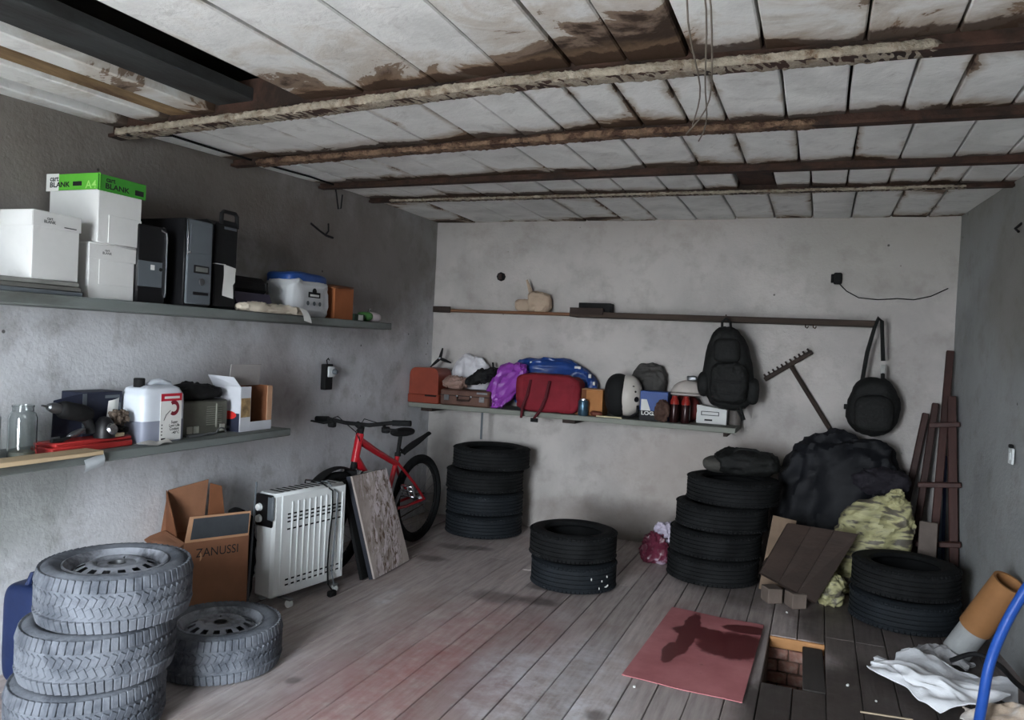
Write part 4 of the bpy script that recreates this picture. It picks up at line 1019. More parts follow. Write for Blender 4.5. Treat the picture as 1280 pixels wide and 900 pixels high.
cr = obj('chainring', G().lathe([(0.03, -0.003), (0.085, -0.003), (0.09, 0.0), (0.085, 0.003), (0.03, 0.003)], 36, Matrix.Translation((0.05, bb[1], bb[2])) @ rotm(0, PI / 2, 0), closed=True), M_blackm, t)
obj('crank', G().tube([(0.06, bb[1], bb[2]), (0.075, bb[1] + 0.09, bb[2] + 0.13)], [0.014, 0.010], 8), M_steel, t)
obj('crank', G().tube([(-0.06, bb[1], bb[2]), (-0.075, bb[1] - 0.09, bb[2] - 0.13)], [0.014, 0.010], 8), M_steel, t)
for s_ in (1, -1):
    pd = obj('pedal', G().tube([(s_ * 0.075, bb[1] + s_ * 0.09, bb[2] + s_ * 0.13), (s_ * 0.165, bb[1] + s_ * 0.09, bb[2] + s_ * 0.13)], 0.007, 8), M_steel, t)
    c0 = (s_ * 0.125, bb[1] + s_ * 0.09, bb[2] + s_ * 0.13)
    Mp = Matrix.Translation(c0) @ rotm(-1.15, 0, 0)
    obj('pedal_cage', G().box((0, -0.04, 0), (0.09, 0.008, 0.02), 0.002, Mp).box((0, 0.04, 0), (0.09, 0.008, 0.02), 0.002, Mp).box((-0.042, 0, 0), (0.006, 0.08, 0.02), 0.002, Mp).box((0.042, 0, 0), (0.006, 0.08, 0.02), 0.002, Mp)
        .box((0, 0, 0), (0.012, 0.08, 0.016), 0.002, Mp).box((0, 0, 0), (0.08, 0.012, 0.016), 0.002, Mp), M_chrome, pd)
obj('chain', G().tube([(0.05, bb[1], bb[2] + 0.088), (0.05, yr, Rw + 0.04), (0.05, yr + 0.04, Rw), (0.05, yr, Rw - 0.04), (0.05, bb[1], bb[2] - 0.088)], 0.004, 5), M_rust, t)
obj('sprocket', G().lathe([(0.01, -0.012), (0.045, -0.01), (0.035, 0.012), (0.01, 0.012)], 24, Matrix.Translation((0.045, yr, Rw)) @ rotm(0, PI / 2, 0), closed=True), M_steel, t)
obj('kickstand', G().tube([(-0.05, 0.30, 0.29), (-0.12, 0.33, 0.008)], 0.008, 8), M_blackm, t)

# cardboard box by the radiator
t = thing('appliance_carton', 'large open brown cardboard box behind the near wheels', 'box', (-2.815, 3.09, 0), (0, 0, -0.48))
cw, cd, ch = 0.31, 0.30, 0.435           # local +X is the lettered front
fr = obj('front_panel', G().box((cd / 2, 0, ch / 2), (0.006, cw, ch), 0.001), M_kraft, t)
text('ZANUSSI', fr, (cd / 2 + 0.0036, 0.0, ch - 0.055), '+X', 0.205, 0.042, M_ink, 'box_lettering', 0.0)
obj('side_panel', G().box((0, -cw / 2, ch / 2), (cd, 0.006, ch), 0.001), M_kraft, t)
obj('side_panel', G().box((0, cw / 2, ch / 2), (cd, 0.006, ch), 0.001), M_kraft_d, t)
obj('back_panel', G().box((-cd / 2, 0, ch / 2), (0.006, cw, ch), 0.001), M_kraft_d, t)
obj('bottom_panel', G().box((0, 0, 0.004), (cd, cw, 0.006), 0.001), M_kraft_d, t)
ff = obj('front_flap', G().add([(cd / 2, -cw / 2, ch), (cd / 2, cw / 2, ch), (cd / 2 - 0.03, cw / 2 + 0.02, ch + 0.115), (cd / 2 - 0.03, -cw / 2 + 0.03, ch + 0.115), (cd / 2 - .006, -cw / 2, ch), (cd / 2 - .006, cw / 2, ch), (cd / 2 - 0.036, cw / 2 + 0.02, ch + 0.115), (cd / 2 - 0.036, -cw / 2 + 0.03, ch + 0.115)],
    [(0, 1, 2, 3), (7, 6, 5, 4), (0, 4, 5, 1), (1, 5, 6, 2), (2, 6, 7, 3), (3, 7, 4, 0)]), M_kraft_l, t, smooth=False)
obj('flap_patch', G().add([(cd / 2 - 0.001, -cw / 2 + 0.025, ch + 0.012), (cd / 2 - 0.001, cw / 2 - 0.004, ch + 0.012), (cd / 2 - 0.026, cw / 2 + 0.012, ch + 0.106), (cd / 2 - 0.026, -cw / 2 + 0.046, ch + 0.106)], [(0, 1, 2, 3)]), mat('dark_slate_print', (58, 62, 66), 0.7), ff)
M_fl = mat('kraft_flap', (126, 80, 54), 0.85, var=0.1)
obj('side_flap', G().add([(-cd / 2, -cw / 2, ch), (cd / 2, -cw / 2, ch), (cd / 2 - 0.01, -cw / 2 - 0.09, ch - 0.055), (-cd / 2, -cw / 2 - 0.10, ch - 0.03), (-cd / 2, -cw / 2, ch - .005), (cd / 2, -cw / 2, ch - .005), (cd / 2 - 0.01, -cw / 2 - 0.09, ch - 0.06), (-cd / 2, -cw / 2 - 0.10, ch - 0.035)],
    [(0, 1, 2, 3), (7, 6, 5, 4), (0, 4, 5, 1), (1, 5, 6, 2), (2, 6, 7, 3), (3, 7, 4, 0)]), M_kraft, t, smooth=False)
def flap4(a, b, c, d, nm, m, th=(0.005, 0, 0)):
    q = [Vector(x) for x in (a, b, c, d)]; T = Vector(th)
    obj(nm, G().hexa([tuple(x) for x in q] + [tuple(x + T) for x in q]), m, t, smooth=False)
flap4((-cd / 2, -cw / 2 - 0.02, ch - 0.02), (-cd / 2, cw / 2 - 0.12, ch - .02), (-cd / 2 - 0.005, cw / 2 - 0.10, ch + 0.24), (-cd / 2 - 0.005, -cw / 2 + 0.01, ch + 0.20), 'back_flap', M_kraft)
flap4((-cd / 2 + 0.16, -cw / 2 + 0.005, ch), (-cd / 2, -cw / 2 + .005, ch), (-cd / 2, -cw / 2 - 0.0, ch + 0.20), (-cd / 2 + 0.12, -cw / 2 - 0.02, ch + 0.15), 'corner_flap', M_kraft_d, (0, 0.005, 0))
flap4((-cd / 2, cw / 2 - 0.10, ch - .02), (-cd / 2, cw / 2, ch - .02), (-cd / 2 - 0.005, cw / 2 - 0.03, ch + 0.20), (-cd / 2 - 0.005, cw / 2 - 0.09, ch + 0.22), 'end_flap', M_kraft_d)
t2 = thing('black_tray', 'black plastic tray sticking up out of the brown cardboard box', 'tray', (-2.79, 3.20, 0.33), (0, 0, -0.48))
obj('shell', G().box((0, 0.02, 0.11), (0.12, 0.17, 0.04), 0.008, rotm(0.45, 0, 0)), M_black, t2)
obj('rim_edge', G().box((0, 0.02, 0.133), (0.126, 0.176, 0.006), 0.002, rotm(0.45, 0, 0)), M_greyplastic, t2)
o = obj('thin_stick', G().tube([(0, 0, 0), (-0.02, 0.06, 0.66)], [0.007, 0.005], 7), M_greyplastic, loc=(-2.72, 3.30, 0.0))
tag(o, 'thin grey stick standing between the cardboard box and the radiator', 'stick')
o = obj('dark_bag', G().blob((0, 0, 0.24), (0.09, 0.06, 0.25), (0.6, 0.8), 0.02, 6, 21, floor=-0.24, fold=0.01), M_blackm, loc=(-2.86, 3.385, 0))
tag(o, 'narrow black bag standing between the cardboard box and the radiator', 'bag')
# round pale lid inside the box
o = obj('paper_roll', G().lathe([(0, -0.08), (0.03, -0.08), (0.03, 0.08), (0, 0.08)], 20, rotm(PI / 2, 0, 0.6)), M_kraft_l, loc=(-2.78, 3.0, 0.36))
tag(o, 'tan paper roll lying inside the open cardboard box', 'roll')
# blue canister behind near wheels
t = thing('blue_canister', 'blue plastic canister standing by the wall behind the near wheel stack', 'canister', (-2.90, 2.25, 0), (0, 0, 0.1))
M_bluep = mat('blue_plastic', (20, 34, 70), 0.45, var=0.15, bump=0.1)
obj('body', G().blob((0, 0, 0.20), (0.10, 0.09, 0.20), (0.3, 0.4), 0.004, 6, 31, floor=-0.199), M_bluep, t)
obj('handle', G().tube([(0, -0.05, 0.395), (0, -0.03, 0.435), (0, 0.03, 0.435), (0, 0.05, 0.395)], 0.012, 8), M_bluep, t)

# ================================================================== back wall: shelf, rail and what they carry
ZB = 0.957
t = thing('wall_shelf', 'grey shelf on the back wall loaded with bags, suitcase and helmet', 'shelf', (-3.04, YB, ZB))
obj('board', G().box((1.265, -0.20, -0.019), (2.53, 0.38, 0.038), 0.004), mat('shelf_edge_paint', (122, 124, 116), 0.7, var=0.15, bump=0.2, stretch=(.3, 1, 1)), t)
for x in (0.14, 1.33, 2.46):
    obj('bracket', G().box((x, -0.18, -0.053), (0.10 if x < 2 else 0.03, 0.32, 0.03), 0.003), M_oldwood, t)
obj('hanging_strap', G().box((0.61, -0.30, -0.145), (0.018, 0.006, 0.22), 0.002), M_greyplastic, t)
# brown rounded bread-bin like case
t = thing('sewing_case', 'reddish-brown case with domed lid at the corner end of the back shelf', 'case', (-2.905, 5.62, ZB), (0, 0, 0.0))
M_redbrown = mat('red_brown_wood', (128, 58, 42), 0.4, var=0.12, bump=0.08)
dome = [(-0.13, 0.0705), (0.13, 0.0705), (0.127, 0.22)] + [(0.127 - 0.05 * (1 - math.cos(a)), 0.22 + 0.06 * math.sin(a)) for a in [PI / 2 * i / 6 for i in range(1, 7)]] + [(-0.077 - 0.05 * math.sin(a), 0.22 + 0.06 * math.cos(a)) for a in [PI / 2 * i / 6 for i in range(7)]]
obj('base', G().box((0, 0, 0.035), (0.275, 0.24, 0.07), 0.006), M_redbrown, t)
obj('dome_lid', G().sweep(dome, -0.115, 0.115), M_redbrown, t, smooth=True)
obj('latch', G().box((0.07, -0.127, 0.062), (0.10, 0.006, 0.012), 0.002), M_blackm, t)
# camera tripod head / hook on top
t = thing('tripod_head', 'black three-armed spider fitting standing on the brown case', 'tripod', (-2.86, 5.68, ZB + 0.2805))
for p in ((0.02, 0.0, 0.16), (-0.085, 0.0, 0.0), (0.10, 0.0, 0.045)):
    obj('arm', G().tube([(0.0, 0, 0.075), tuple(Vector((0, 0, 0.075)) * .5 + Vector(p) * .5), p], [0.014, 0.012, 0.006], 8), M_blackm, t)
obj('hub', G().blob((0, -0.005, 0.075), (0.014, 0.012, 0.014), nu=12, nv=8, amp=0), M_chrome, t)
# white sack
t = thing('white_plastic_sack', 'bulging white plastic sack with faded pink print behind the suitcase', 'sack', (-2.64, 5.80, ZB))
obj('body', G().blob((0, 0, 0.20), (0.17, 0.06, 0.20), (0.9, 0.8), 0.025, 7, 41, floor=-0.199, fold=0.014), mat('white_pink_sack', (206, 204, 208), 0.45, var=0.06, scale=5, bump=0.4, bscale=22, col2=(186, 140, 130), c2pos=(0.58, 0.66)), t)
o = obj('black_stick', G().tube([(0.02, 0, 0), (-0.03, 0.03, 0.345)], 0.009, 8), M_blackm, loc=(-2.41, 5.76, ZB))
tag(o, 'thin black rod standing behind the suitcase, its tip above the black bundle', 'rod')
# suitcase
t = thing('leather_suitcase', 'old brown leather suitcase with metal latches on the back shelf', 'suitcase', (-2.548, 5.605, ZB))
M_leather = mat('brown_leather', (88, 62, 52), 0.55, var=0.25, scale=9, bump=0.3, bscale=60)
obj('shell', G().box((0, 0.0, 0.0625), (0.42, 0.20, 0.125), 0.012), M_leather, t)
obj('rim_band', G().box((0, 0, 0.078), (0.424, 0.204, 0.008), 0.002), mat('dark_leather', (52, 36, 30), 0.6), t)
for x in (-0.15, 0.15): obj('latch', G().box((x, -0.103, 0.06), (0.042, 0.008, 0.042), 0.002).box((x, -0.108, 0.065), (0.02, 0.008, 0.016), 0.002), M_steel, t)
obj('handle', G().tube([(-0.055, -0.104, 0.07), (-0.05, -0.12, 0.045), (0.05, -0.12, 0.045), (0.055, -0.104, 0.07)], 0.008, 8), mat('dark_leather', (52, 36, 30)), t)
for x in (-0.06, 0.06): obj('handle_stud', G().blob((x, -0.107, 0.075), (0.010, 0.006, 0.010), amp=0, nu=10, nv=6), M_chrome, t)
obj('corner_plate', G().box((0.15, -0.1015, 0.108), (0.09, 0.003, 0.016), 0.001), M_steel, t)
o = obj('beige_cloth_bundle', G().blob((0, 0, 0.05), (0.10, 0.08, 0.05), (0.9, 0.8), 0.015, 12, 43, floor=-0.049, fold=0.012), mat('taupe_film', (138, 112, 102), 0.4, var=0.25, bump=0.5, bscale=25, col2=(176, 160, 150), c2pos=(0.55, 0.7)), loc=(-2.665, 5.585, ZB + 0.126))
tag(o, 'crumpled taupe plastic bundle lying on the brown suitcase', 'bundle')
o = obj('black_cloth_bundle', G().blob((0, 0, 0.06), (0.13, 0.08, 0.058), (0.9, 0.8), 0.02, 10, 47, floor=-0.059, fold=0.014, shape=lambda p: Vector((p.x, p.y, p.z + 0.35 * p.x))), M_blackm, loc=(-2.45, 5.60, ZB + 0.165))
tag(o, 'black cloth bundle lying aslant on the suitcase beside the purple bag', 'bundle')
# purple bag
M_purple = mat('purple_film', (136, 62, 158), 0.35, var=0.12, scale=6, bump=0.4, bscale=22)
t = thing('purple_bag', 'bright purple plastic bag draped over the shelf edge', 'bag', (-2.265, 5.595, ZB))
def pbag(p):
    k = (p.z + 0.18) / 0.36
    return Vector((p.x * (0.72 + 0.45 * k) + 0.13 * (k - 0.4), p.y + 0.05 * k, p.z))
obj('body', G().blob((0, 0, 0.175), (0.135, 0.07, 0.185), (0.75, 0.8), 0.025, 8, 51, floor=-0.176, fold=0.014, shape=pbag, nu=56, nv=36), M_purple, t)
# blue bag behind
t = thing('blue_sports_bag', 'long blue glossy bag lying behind the red bag on the back shelf', 'bag', (-1.92, 5.815, ZB))
M_bluef = mat('blue_glossy_film', (32, 62, 124), 0.3, var=0.2, bump=0.4, bscale=20)
bl = obj('body', G().blob((0, 0, 0.2), (0.36, 0.075, 0.205), (0.55, 0.6), 0.02, 6, 55, floor=-0.199, fold=0.012, shape=lambda p: Vector((p.x, p.y, p.z - 0.35 * max(0, p.x - 0.1)))), M_bluef, t)
for (x, z, w, h) in ((0.30, 0.285, 0.022, 0.03), (0.335, 0.23, 0.018, 0.028), (0.34, 0.18, 0.012, 0.035), (0.20, 0.345, 0.05, 0.02), (-0.18, 0.36, 0.02, 0.024)):
    obj('white_print', G().box((x, -0.062, z), (w, 0.012, h), 0.003), M_paper, bl)
# red bag
t = thing('red_bag', 'dark red cloth travel bag with hanging straps on the back shelf', 'bag', (-1.885, 5.61, ZB))
M_redbag = mat('dark_red_cloth', (120, 26, 38), 0.8, var=0.2, scale=6, bump=0.4, bscale=80)
obj('body', G().blob((0, 0, 0.142), (0.255, 0.10, 0.145), (0.35, 0.35), 0.014, 7, 61, floor=-0.141, fold=0.006), M_redbag, t)
for x, a in ((-0.02, 0.0), (-0.17, 0.05)):
    obj('strap', G().tube([(x + 0.05, -0.104, 0.24), (x + 0.03, -0.115, 0.12), (x, -0.125, 0.03), (x - 0.045 + a, -0.155, -0.045)], [0.012, 0.013, 0.013, 0.010], 6), mat('dark_red_strap', (78, 20, 28), 0.8), t)
obj('strap_buckle', G().box((-0.06, -0.155, -0.055), (0.06, 0.008, 0.03), 0.003, None), M_blackm, t)
# tin can
t = thing('drink_can', 'small blue and silver can at the front of the back shelf', 'can', (-1.60, 5.545, ZB))
obj('body', G().lathe([(0, 0), (0.032, 0), (0.038, 0.008), (0.038, 0.10), (0.033, 0.112), (0, 0.112)], 28), mat('can_blue', (70, 96, 112), 0.3, 0.6, var=0.5, scale=30, bump=0), t)
obj('lid', G().lathe([(0, 0.110), (0.033, 0.110), (0.033, 0.122), (0.029, 0.122), (0.028, 0.115), (0, 0.115)], 28), M_chrome, t)
# cardboard box
t = thing('small_carton', 'small tan cardboard box between the red bag and the helmet', 'box', (-1.575, 5.675, ZB))
obj('body', G().box((0, 0, 0.095), (0.21, 0.16, 0.19), 0.003), mat('tan_card', (166, 112, 66), 0.8, var=0.1), t)
obj('dark_side', G().box((-0.06, -0.0815, 0.095), (0.08, 0.002, 0.186), 0.0005), M_kraft_d, t)
obj('lid_flap', G().box((0, 0, 0.193), (0.214, 0.164, 0.004), 0.001), M_kraft_l, t)
o = obj('clay_whistle', G().blob((0, 0, 0.02), (0.05, 0.03, 0.02), (0.9, 0.9), 0.008, 20, 3, nu=24, nv=14, floor=-0.02), mat('rusty_brown', (96, 50, 36), 0.7, var=0.3), loc=(-1.50, 5.555, ZB))
tag(o, 'small rust-brown lump beside the can on the back shelf', 'lump')
o = obj('pale_slat', G().box((0, 0, 0.006), (0.19, 0.02, 0.010), 0.002), mat('pale_yellow_wood', (196, 186, 150), 0.7), loc=(-1.40, 5.535, ZB))
tag(o, 'thin pale slat lying along the back shelf edge below the helmet', 'slat')
# helmet
t = thing('helmet', 'white and black open-face helmet lying on its side on the back shelf', 'helmet', (-1.325, 5.635, ZB), (0, 0, 0.0))
obj('shell', G().blob((0.035, 0.0, 0.165), (0.105, 0.115, 0.15), (0.95, 0.95), 0.0, nu=40, nv=24), mat('helmet_white', (186, 180, 172), 0.4, var=0.06, bump=0.03), t)
vz = obj('lining', G().blob((-0.035, -0.012, 0.168), (0.10, 0.118, 0.156), (0.9, 0.95), 0.006, 6, 3, nu=40, nv=24, shape=lambda p: Vector((min(p.x, 0.055), p.y, p.z * (1 - 0.22 * math.exp(-((p.z + 0.02) / 0.04) ** 2) * (1 if p.x < -0.06 else 0)) - 0.0))), M_blackm, t)
obj('visor_glint', G().blob((-0.06, -0.113, 0.19), (0.035, 0.008, 0.03), amp=0, nu=16, nv=10), mat('dark_gloss', (40, 42, 44), 0.15, bump=0), vz)
for (ang, z, r_) in ((0.62, 0.235, 0.008), (0.75, 0.20, 0.008), (0.85, 0.145, 0.02)):
    cs = math.sqrt(max(0.05, 1 - ((z - 0.165) / 0.15) ** 2))
    obj('vent', G().lathe([(0, -0.003), (r_, -0.003), (r_, 0.003), (0, 0.003)], 14, Matrix.Translation((0.035 + 0.105 * cs * math.sin(ang), -0.115 * cs * math.cos(ang), z)) @ rotm(PI / 2, 0, 0) @ rotm(0, ang, 0)), M_blackm, t)
obj('chin_strap', G().tube([(0.12, -0.06, 0.10), (0.125, -0.08, 0.05), (0.08, -0.10, 0.02), (0.02, -0.10, 0.012)], 0.008, 6), M_blackm, t)
# hat / grey bag behind helmet
o = obj('cloth_bundle', G().blob((0, 0, 0.20), (0.14, 0.07, 0.20), (0.8, 0.8), 0.03, 7, 71, floor=-0.199, fold=0.012, shape=lambda p: Vector((p.x + 0.12 * (p.z), p.y, p.z))), mat('dark_grey_cloth', (66, 64, 62), 0.85, var=0.25, bump=0.4), loc=(-1.20, 5.815, ZB))
tag(o, 'dark grey cloth hood bulging up behind the helmet', 'hood')
# blue box
t = thing('blue_box', 'blue, white and black printed box beside the helmet', 'box', (-1.09, 5.655, ZB), (0, 0, 0.0))
obj('body', G().box((0, 0, 0.105), (0.20, 0.15, 0.21), 0.003), mat('box_blue', (34, 66, 128), 0.5, var=0.1), t)
pr = obj('white_panel', G().add([(-0.09, -0.0765, 0.07), (-0.02, -0.0765, 0.07), (-0.05, -0.0765, 0.15), (-0.09, -0.0765, 0.15)], [(0, 1, 2, 3)]), M_paper, t, smooth=False)
obj('black_band', G().box((0, -0.0765, 0.035), (0.20, 0.002, 0.07), 0.0005), M_ink, t)
text('LOGAN', t, (-0.01, -0.0785, 0.052), '-Y', 0.15, 0.028, M_paper, 'box_lettering', 0.03)
# dark bottles with red caps
for k, x in enumerate((-0.945, -0.865)):
    t = thing('spray_can', ('slim dark can with red shoulder, left one of the pair on the back shelf', 'slim dark can with red shoulder, right one of the pair on the back shelf')[k], 'can', (x, 5.60, ZB), (0, 0, k), 'pair of dark cans')
    obj('body', G().lathe([(0, 0), (0.030, 0), (0.032, 0.004), (0.032, 0.125), (0.030, 0.13), (0, 0.13)], 28), mat('dark_can', (44, 24, 24), 0.2, 0.3, bump=0), t)
    obj('cap', G().lathe([(0.030, 0.128), (0.0325, 0.13), (0.030, 0.155), (0.020, 0.172), (0.018, 0.19), (0, 0.19)], 28), mat('can_red', (140, 40, 34), 0.3, bump=0), t)
o = obj('brown_bag', G().blob((0, 0, 0.08), (0.05, 0.03, 0.08), (0.8, 0.8), 0.012, 10, 73, floor=-0.079, fold=0.01), mat('brown_mesh', (74, 54, 46), 0.9, var=0.3, bump=0.6), loc=(-1.02, 5.545, ZB))
tag(o, 'crumpled brown bag beside the dark cans', 'bag')
# white cap on top of a dark ball
t = thing('peaked_cap', 'white peaked cap resting over things behind the dark cans', 'cap', (-0.885, 5.775, ZB + 0.0005))
obj('stand_bag', G().blob((0, 0, 0.095), (0.10, 0.07, 0.10), (0.8, 0.8), 0.012, 9, 75, floor=-0.0945), mat('maroon_bag', (92, 34, 32), 0.6, var=0.2), t)
obj('crown', G().blob((0, 0, 0.205), (0.115, 0.085, 0.095), (1, 0.9), 0.008, 8, 77, floor=0.0), mat('cap_white', (178, 170, 164), 0.8, var=0.06, bump=0.2), t)
obj('brim', G().blob((0.0, -0.06, 0.20), (0.12, 0.085, 0.010), (0.6, 0.9), 0.004, 8, 79, M=None), mat('cap_white', (178, 170, 164)), t)
obj('metal_badge', G().blob((0.03, -0.01, 0.315), (0.035, 0.02, 0.018), (0.5, 0.5), 0.01, 40, 81, nu=16, nv=10), M_steel, t)
# white printed box
t = thing('white_printed_box', 'white box with grey line drawing at the right end of the back shelf', 'box', (-0.70, 5.79, ZB))
obj('body', G().add([(-0.105, -0.07, 0), (0.105, -0.07, 0), (0.105, 0.07, 0), (-0.105, 0.07, 0), (-0.105, -0.07, 0.13), (0.105, -0.07, 0.105), (0.105, 0.07, 0.105), (-0.105, 0.07, 0.13)], [(3, 2, 1, 0), (4, 5, 6, 7), (0, 1, 5, 4), (1, 2, 6, 5), (2, 3, 7, 6), (3, 0, 4, 7)]), M_white_card, t, smooth=False)
for z in (0.06, 0.085): obj('print_line', G().box((-0.01, -0.0712, z), (0.12, 0.0008, 0.005), 0.0002), M_ink2, t)
for x in (-0.07, 0.05): obj('print_line', G().box((x, -0.0712, 0.072), (0.006, 0.0008, 0.03), 0.0002), M_ink2, t)
obj('dark_mark', G().box((-0.02, -0.0712, 0.025), (0.055, 0.0008, 0.012), 0.0002), M_ink, t)
o = obj('grey_tube', G().lathe([(0, 0), (0.04, 0), (0.04, 0.19), (0.036, 0.2), (0, 0.2)], 24), mat('brown_grey_tube', (92, 86, 82), 0.6), loc=(-0.545, 5.80, ZB))
tag(o, 'grey cylinder standing at the right end of the back shelf under the backpack', 'tube')

# rail planks on the back wall
ZR = 1.72
t = thing('rail_plank', 'thin brown plank fixed high on the back wall near the corner', 'plank', (-2.39, YB, ZR))
obj('board', G().box((0, -0.07, -0.011), (1.20, 0.12, 0.022), 0.003), mat('rail_wood', (112, 78, 56), 0.8, var=0.25, bump=0.3, stretch=(.2, 1, 1)), t)
obj('end_cleat', G().box((-0.52, -0.132, -0.006), (0.16, 0.01, 0.05), 0.002), M_oldwood, t)
t = thing('rail_plank', 'dark long plank on the back wall from which the bags hang', 'plank', (-0.725, YB, ZR))
obj('board', G().box((0, -0.105, -0.012), (2.13, 0.20, 0.040), 0.003), mat('rail_dark_wood', (64, 52, 44), 0.8, var=0.3, bump=0.4, stretch=(.2, 1, 1), col2=(48, 38, 32)), t)
obj('front_lip', G().box((-0.93, -0.211, 0.012), (0.26, 0.012, 0.05), 0.002), M_oldwood, t)
obj('hook', G().tube([(0.105, -0.20, -0.012), (0.105, -0.31, -0.012), (0.105, -0.325, 0.01)], 0.005, 6), M_rust, t)
for x in (0.62, 0.67): obj('hook', G().tube([(x, -0.19, -0.03), (x, -0.20, -0.05), (x + 0.012, -0.205, -0.058), (x + 0.02, -0.20, -0.045)], 0.004, 6), M_rust, t)
o = obj('dark_box', G().box((0, 0, 0.035), (0.25, 0.11, 0.07), 0.004), M_blackm, loc=(-1.61, 5.80, ZR + 0.009))
tag(o, 'low black box sitting on the dark rail plank of the back wall', 'box')
t = thing('paper_bag', 'beige knotted bag standing on the brown rail plank', 'bag', (-2.11, 5.80, ZR))
M_beige = mat('beige_bag', (176, 156, 136), 0.8, var=0.12, bump=0.3, bscale=25)
obj('body', G().blob((0.035, 0, 0.075), (0.10, 0.055, 0.078), (0.6, 0.6), 0.015, 10, 83, floor=-0.0745, fold=0.006), M_beige, t)
obj('side_lump', G().blob((-0.09, 0, 0.05), (0.075, 0.045, 0.052), (0.8, 0.8), 0.012, 12, 85, floor=-0.0495), M_beige, t)
obj('knot', G().tube([(-0.03, 0, 0.13), (-0.055, 0, 0.19), (-0.075, -0.01, 0.25)], [0.022, 0.014, 0.008], 8), M_beige, t)
# backpack
t = thing('backpack', 'black backpack hanging by its loop from the dark rail plank', 'backpack', (-0.595, 5.62, 1.06), (0, 0, 0.0))
M_pack = mat('black_nylon', (14, 15, 14), 0.75, var=0.3, scale=6, bump=0.5, bscale=60)
obj('body', G().blob((0, 0.03, 0.30), (0.165, 0.105, 0.29), (0.6, 0.7), 0.014, 7, 91, fold=0.008, nu=56, nv=40, shape=lambda p: Vector((p.x * (1.05 - 0.55 * max(0, p.z) / 0.29 * 0.75) + 0.02 * (-p.z / .29), p.y, p.z))), M_pack, t)
obj('front_pocket', G().blob((0.02, -0.075, 0.20), (0.125, 0.055, 0.14), (0.5, 0.6), 0.01, 9, 93, fold=0.006), M_pack, t)
obj('upper_pocket', G().blob((-0.005, -0.06, 0.42), (0.09, 0.045, 0.085), (0.5, 0.6), 0.008, 10, 95), M_pack, t)
for z in (0.13, 0.21, 0.30): obj('webbing', G().box((0.02, -0.128 if z < .29 else -0.112, z), (0.17, 0.006, 0.018), 0.002), M_blackm, t)
obj('side_pouch', G().blob((-0.155, 0.0, 0.18), (0.045, 0.06, 0.09), (0.7, 0.7), 0.01, 9, 97), M_pack, t)
obj('side_pouch', G().blob((0.17, 0.0, 0.15), (0.05, 0.06, 0.09), (0.7, 0.7), 0.012, 9, 98), M_pack, t)
obj('hang_loop', G().tube([(-0.05, -0.01, 0.575), (-0.05, -0.03, 0.62), (-0.025, -0.035, 0.648), (0.005, -0.03, 0.62), (0.008, 0.0, 0.575)], 0.009, 8), M_pack, t)
obj('strap_end', G().tube([(0.09, -0.03, 0.06), (0.11, -0.04, 0.02), (0.135, -0.045, -0.045), (0.125, -0.045, -0.05), (0.085, -0.04, 0.02)], 0.010, 6), M_pack, t)
# shoulder bag
t = thing('shoulder_bag', 'black shoulder bag hanging by its strap at the right end of the rail plank', 'bag', (0.345, 5.72, 0.965))
obj('body', G().blob((0, 0.03, 0.19), (0.165, 0.10, 0.20), (0.75, 0.75), 0.012, 7, 101, fold=0.006, nu=48, nv=32, shape=lambda p: Vector((p.x * (1.0 - 0.30 * max(0, p.z) / 0.2), p.y, p.z + 0.10 * abs(p.x)))), M_pack, t)
obj('front_pocket', G().blob((0.0, -0.065, 0.15), (0.12, 0.04, 0.12), (0.6, 0.7), 0.006, 9, 103), M_pack, t)
obj('strap', G().tube([(-0.075, 0.02, 0.36), (-0.055, 0.0, 0.55), (-0.02, -0.02, 0.72), (0.002, -0.025, 0.785), (0.022, -0.02, 0.76), (0.035, 0.0, 0.6), (0.045, 0.01, 0.50)], [0.013, 0.014, 0.012, 0.011, 0.012, 0.013, 0.014], 8), M_pack, t)
obj('strap_buckle', G().box((0.046, 0.01, 0.445), (0.032, 0.014, 0.06), 0.004), mat('grey_buckle', (150, 150, 146), 0.5), t)
obj('strap_tail', G().tube([(0.047, 0.015, 0.42), (0.05, 0.02, 0.36)], 0.013, 8), M_pack, t)
obj('side_tab', G().box((-0.165, 0.0, 0.18), (0.03, 0.02, 0.035), 0.004), M_pack, t)
# rake
t = thing('rake', 'wooden rake leaning head up against the back wall under the rail plank', 'rake', (0.62, 5.866, 0.0))
rb = Vector((0.62, 5.866, 0.0))
jl, jr, jj = Vector((-0.361, 5.866, 1.29)) - rb, Vector((-0.054, 5.866, 1.505)) - rb, Vector((-0.19, 5.866, 1.40)) - rb
obj('handle', G().tube([(0.10, 0.0, 0.01), jj], 0.016, 8), M_oldwood, t)
ax = (jr - jl).normalized(); nn = Vector((-ax.z, 0, ax.x))
M = Matrix(((ax.x, 0, nn.x, 0), (ax.y, 1, nn.y, 0), (ax.z, 0, nn.z, 0), (0, 0, 0, 1)))
Lr = (jr - jl).length
obj('head_bar', G().box((0, 0, 0), (Lr, 0.03, 0.032), 0.004, Matrix.Translation((jl + jr) / 2) @ M), M_oldwood, t)
for k in range(11):
    p = jl + (jr - jl) * ((k + 0.5) / 11)
    obj('tooth', G().tube([tuple(p), tuple(p + nn * 0.036)], [0.008, 0.006], 6), M_oldwood, t)
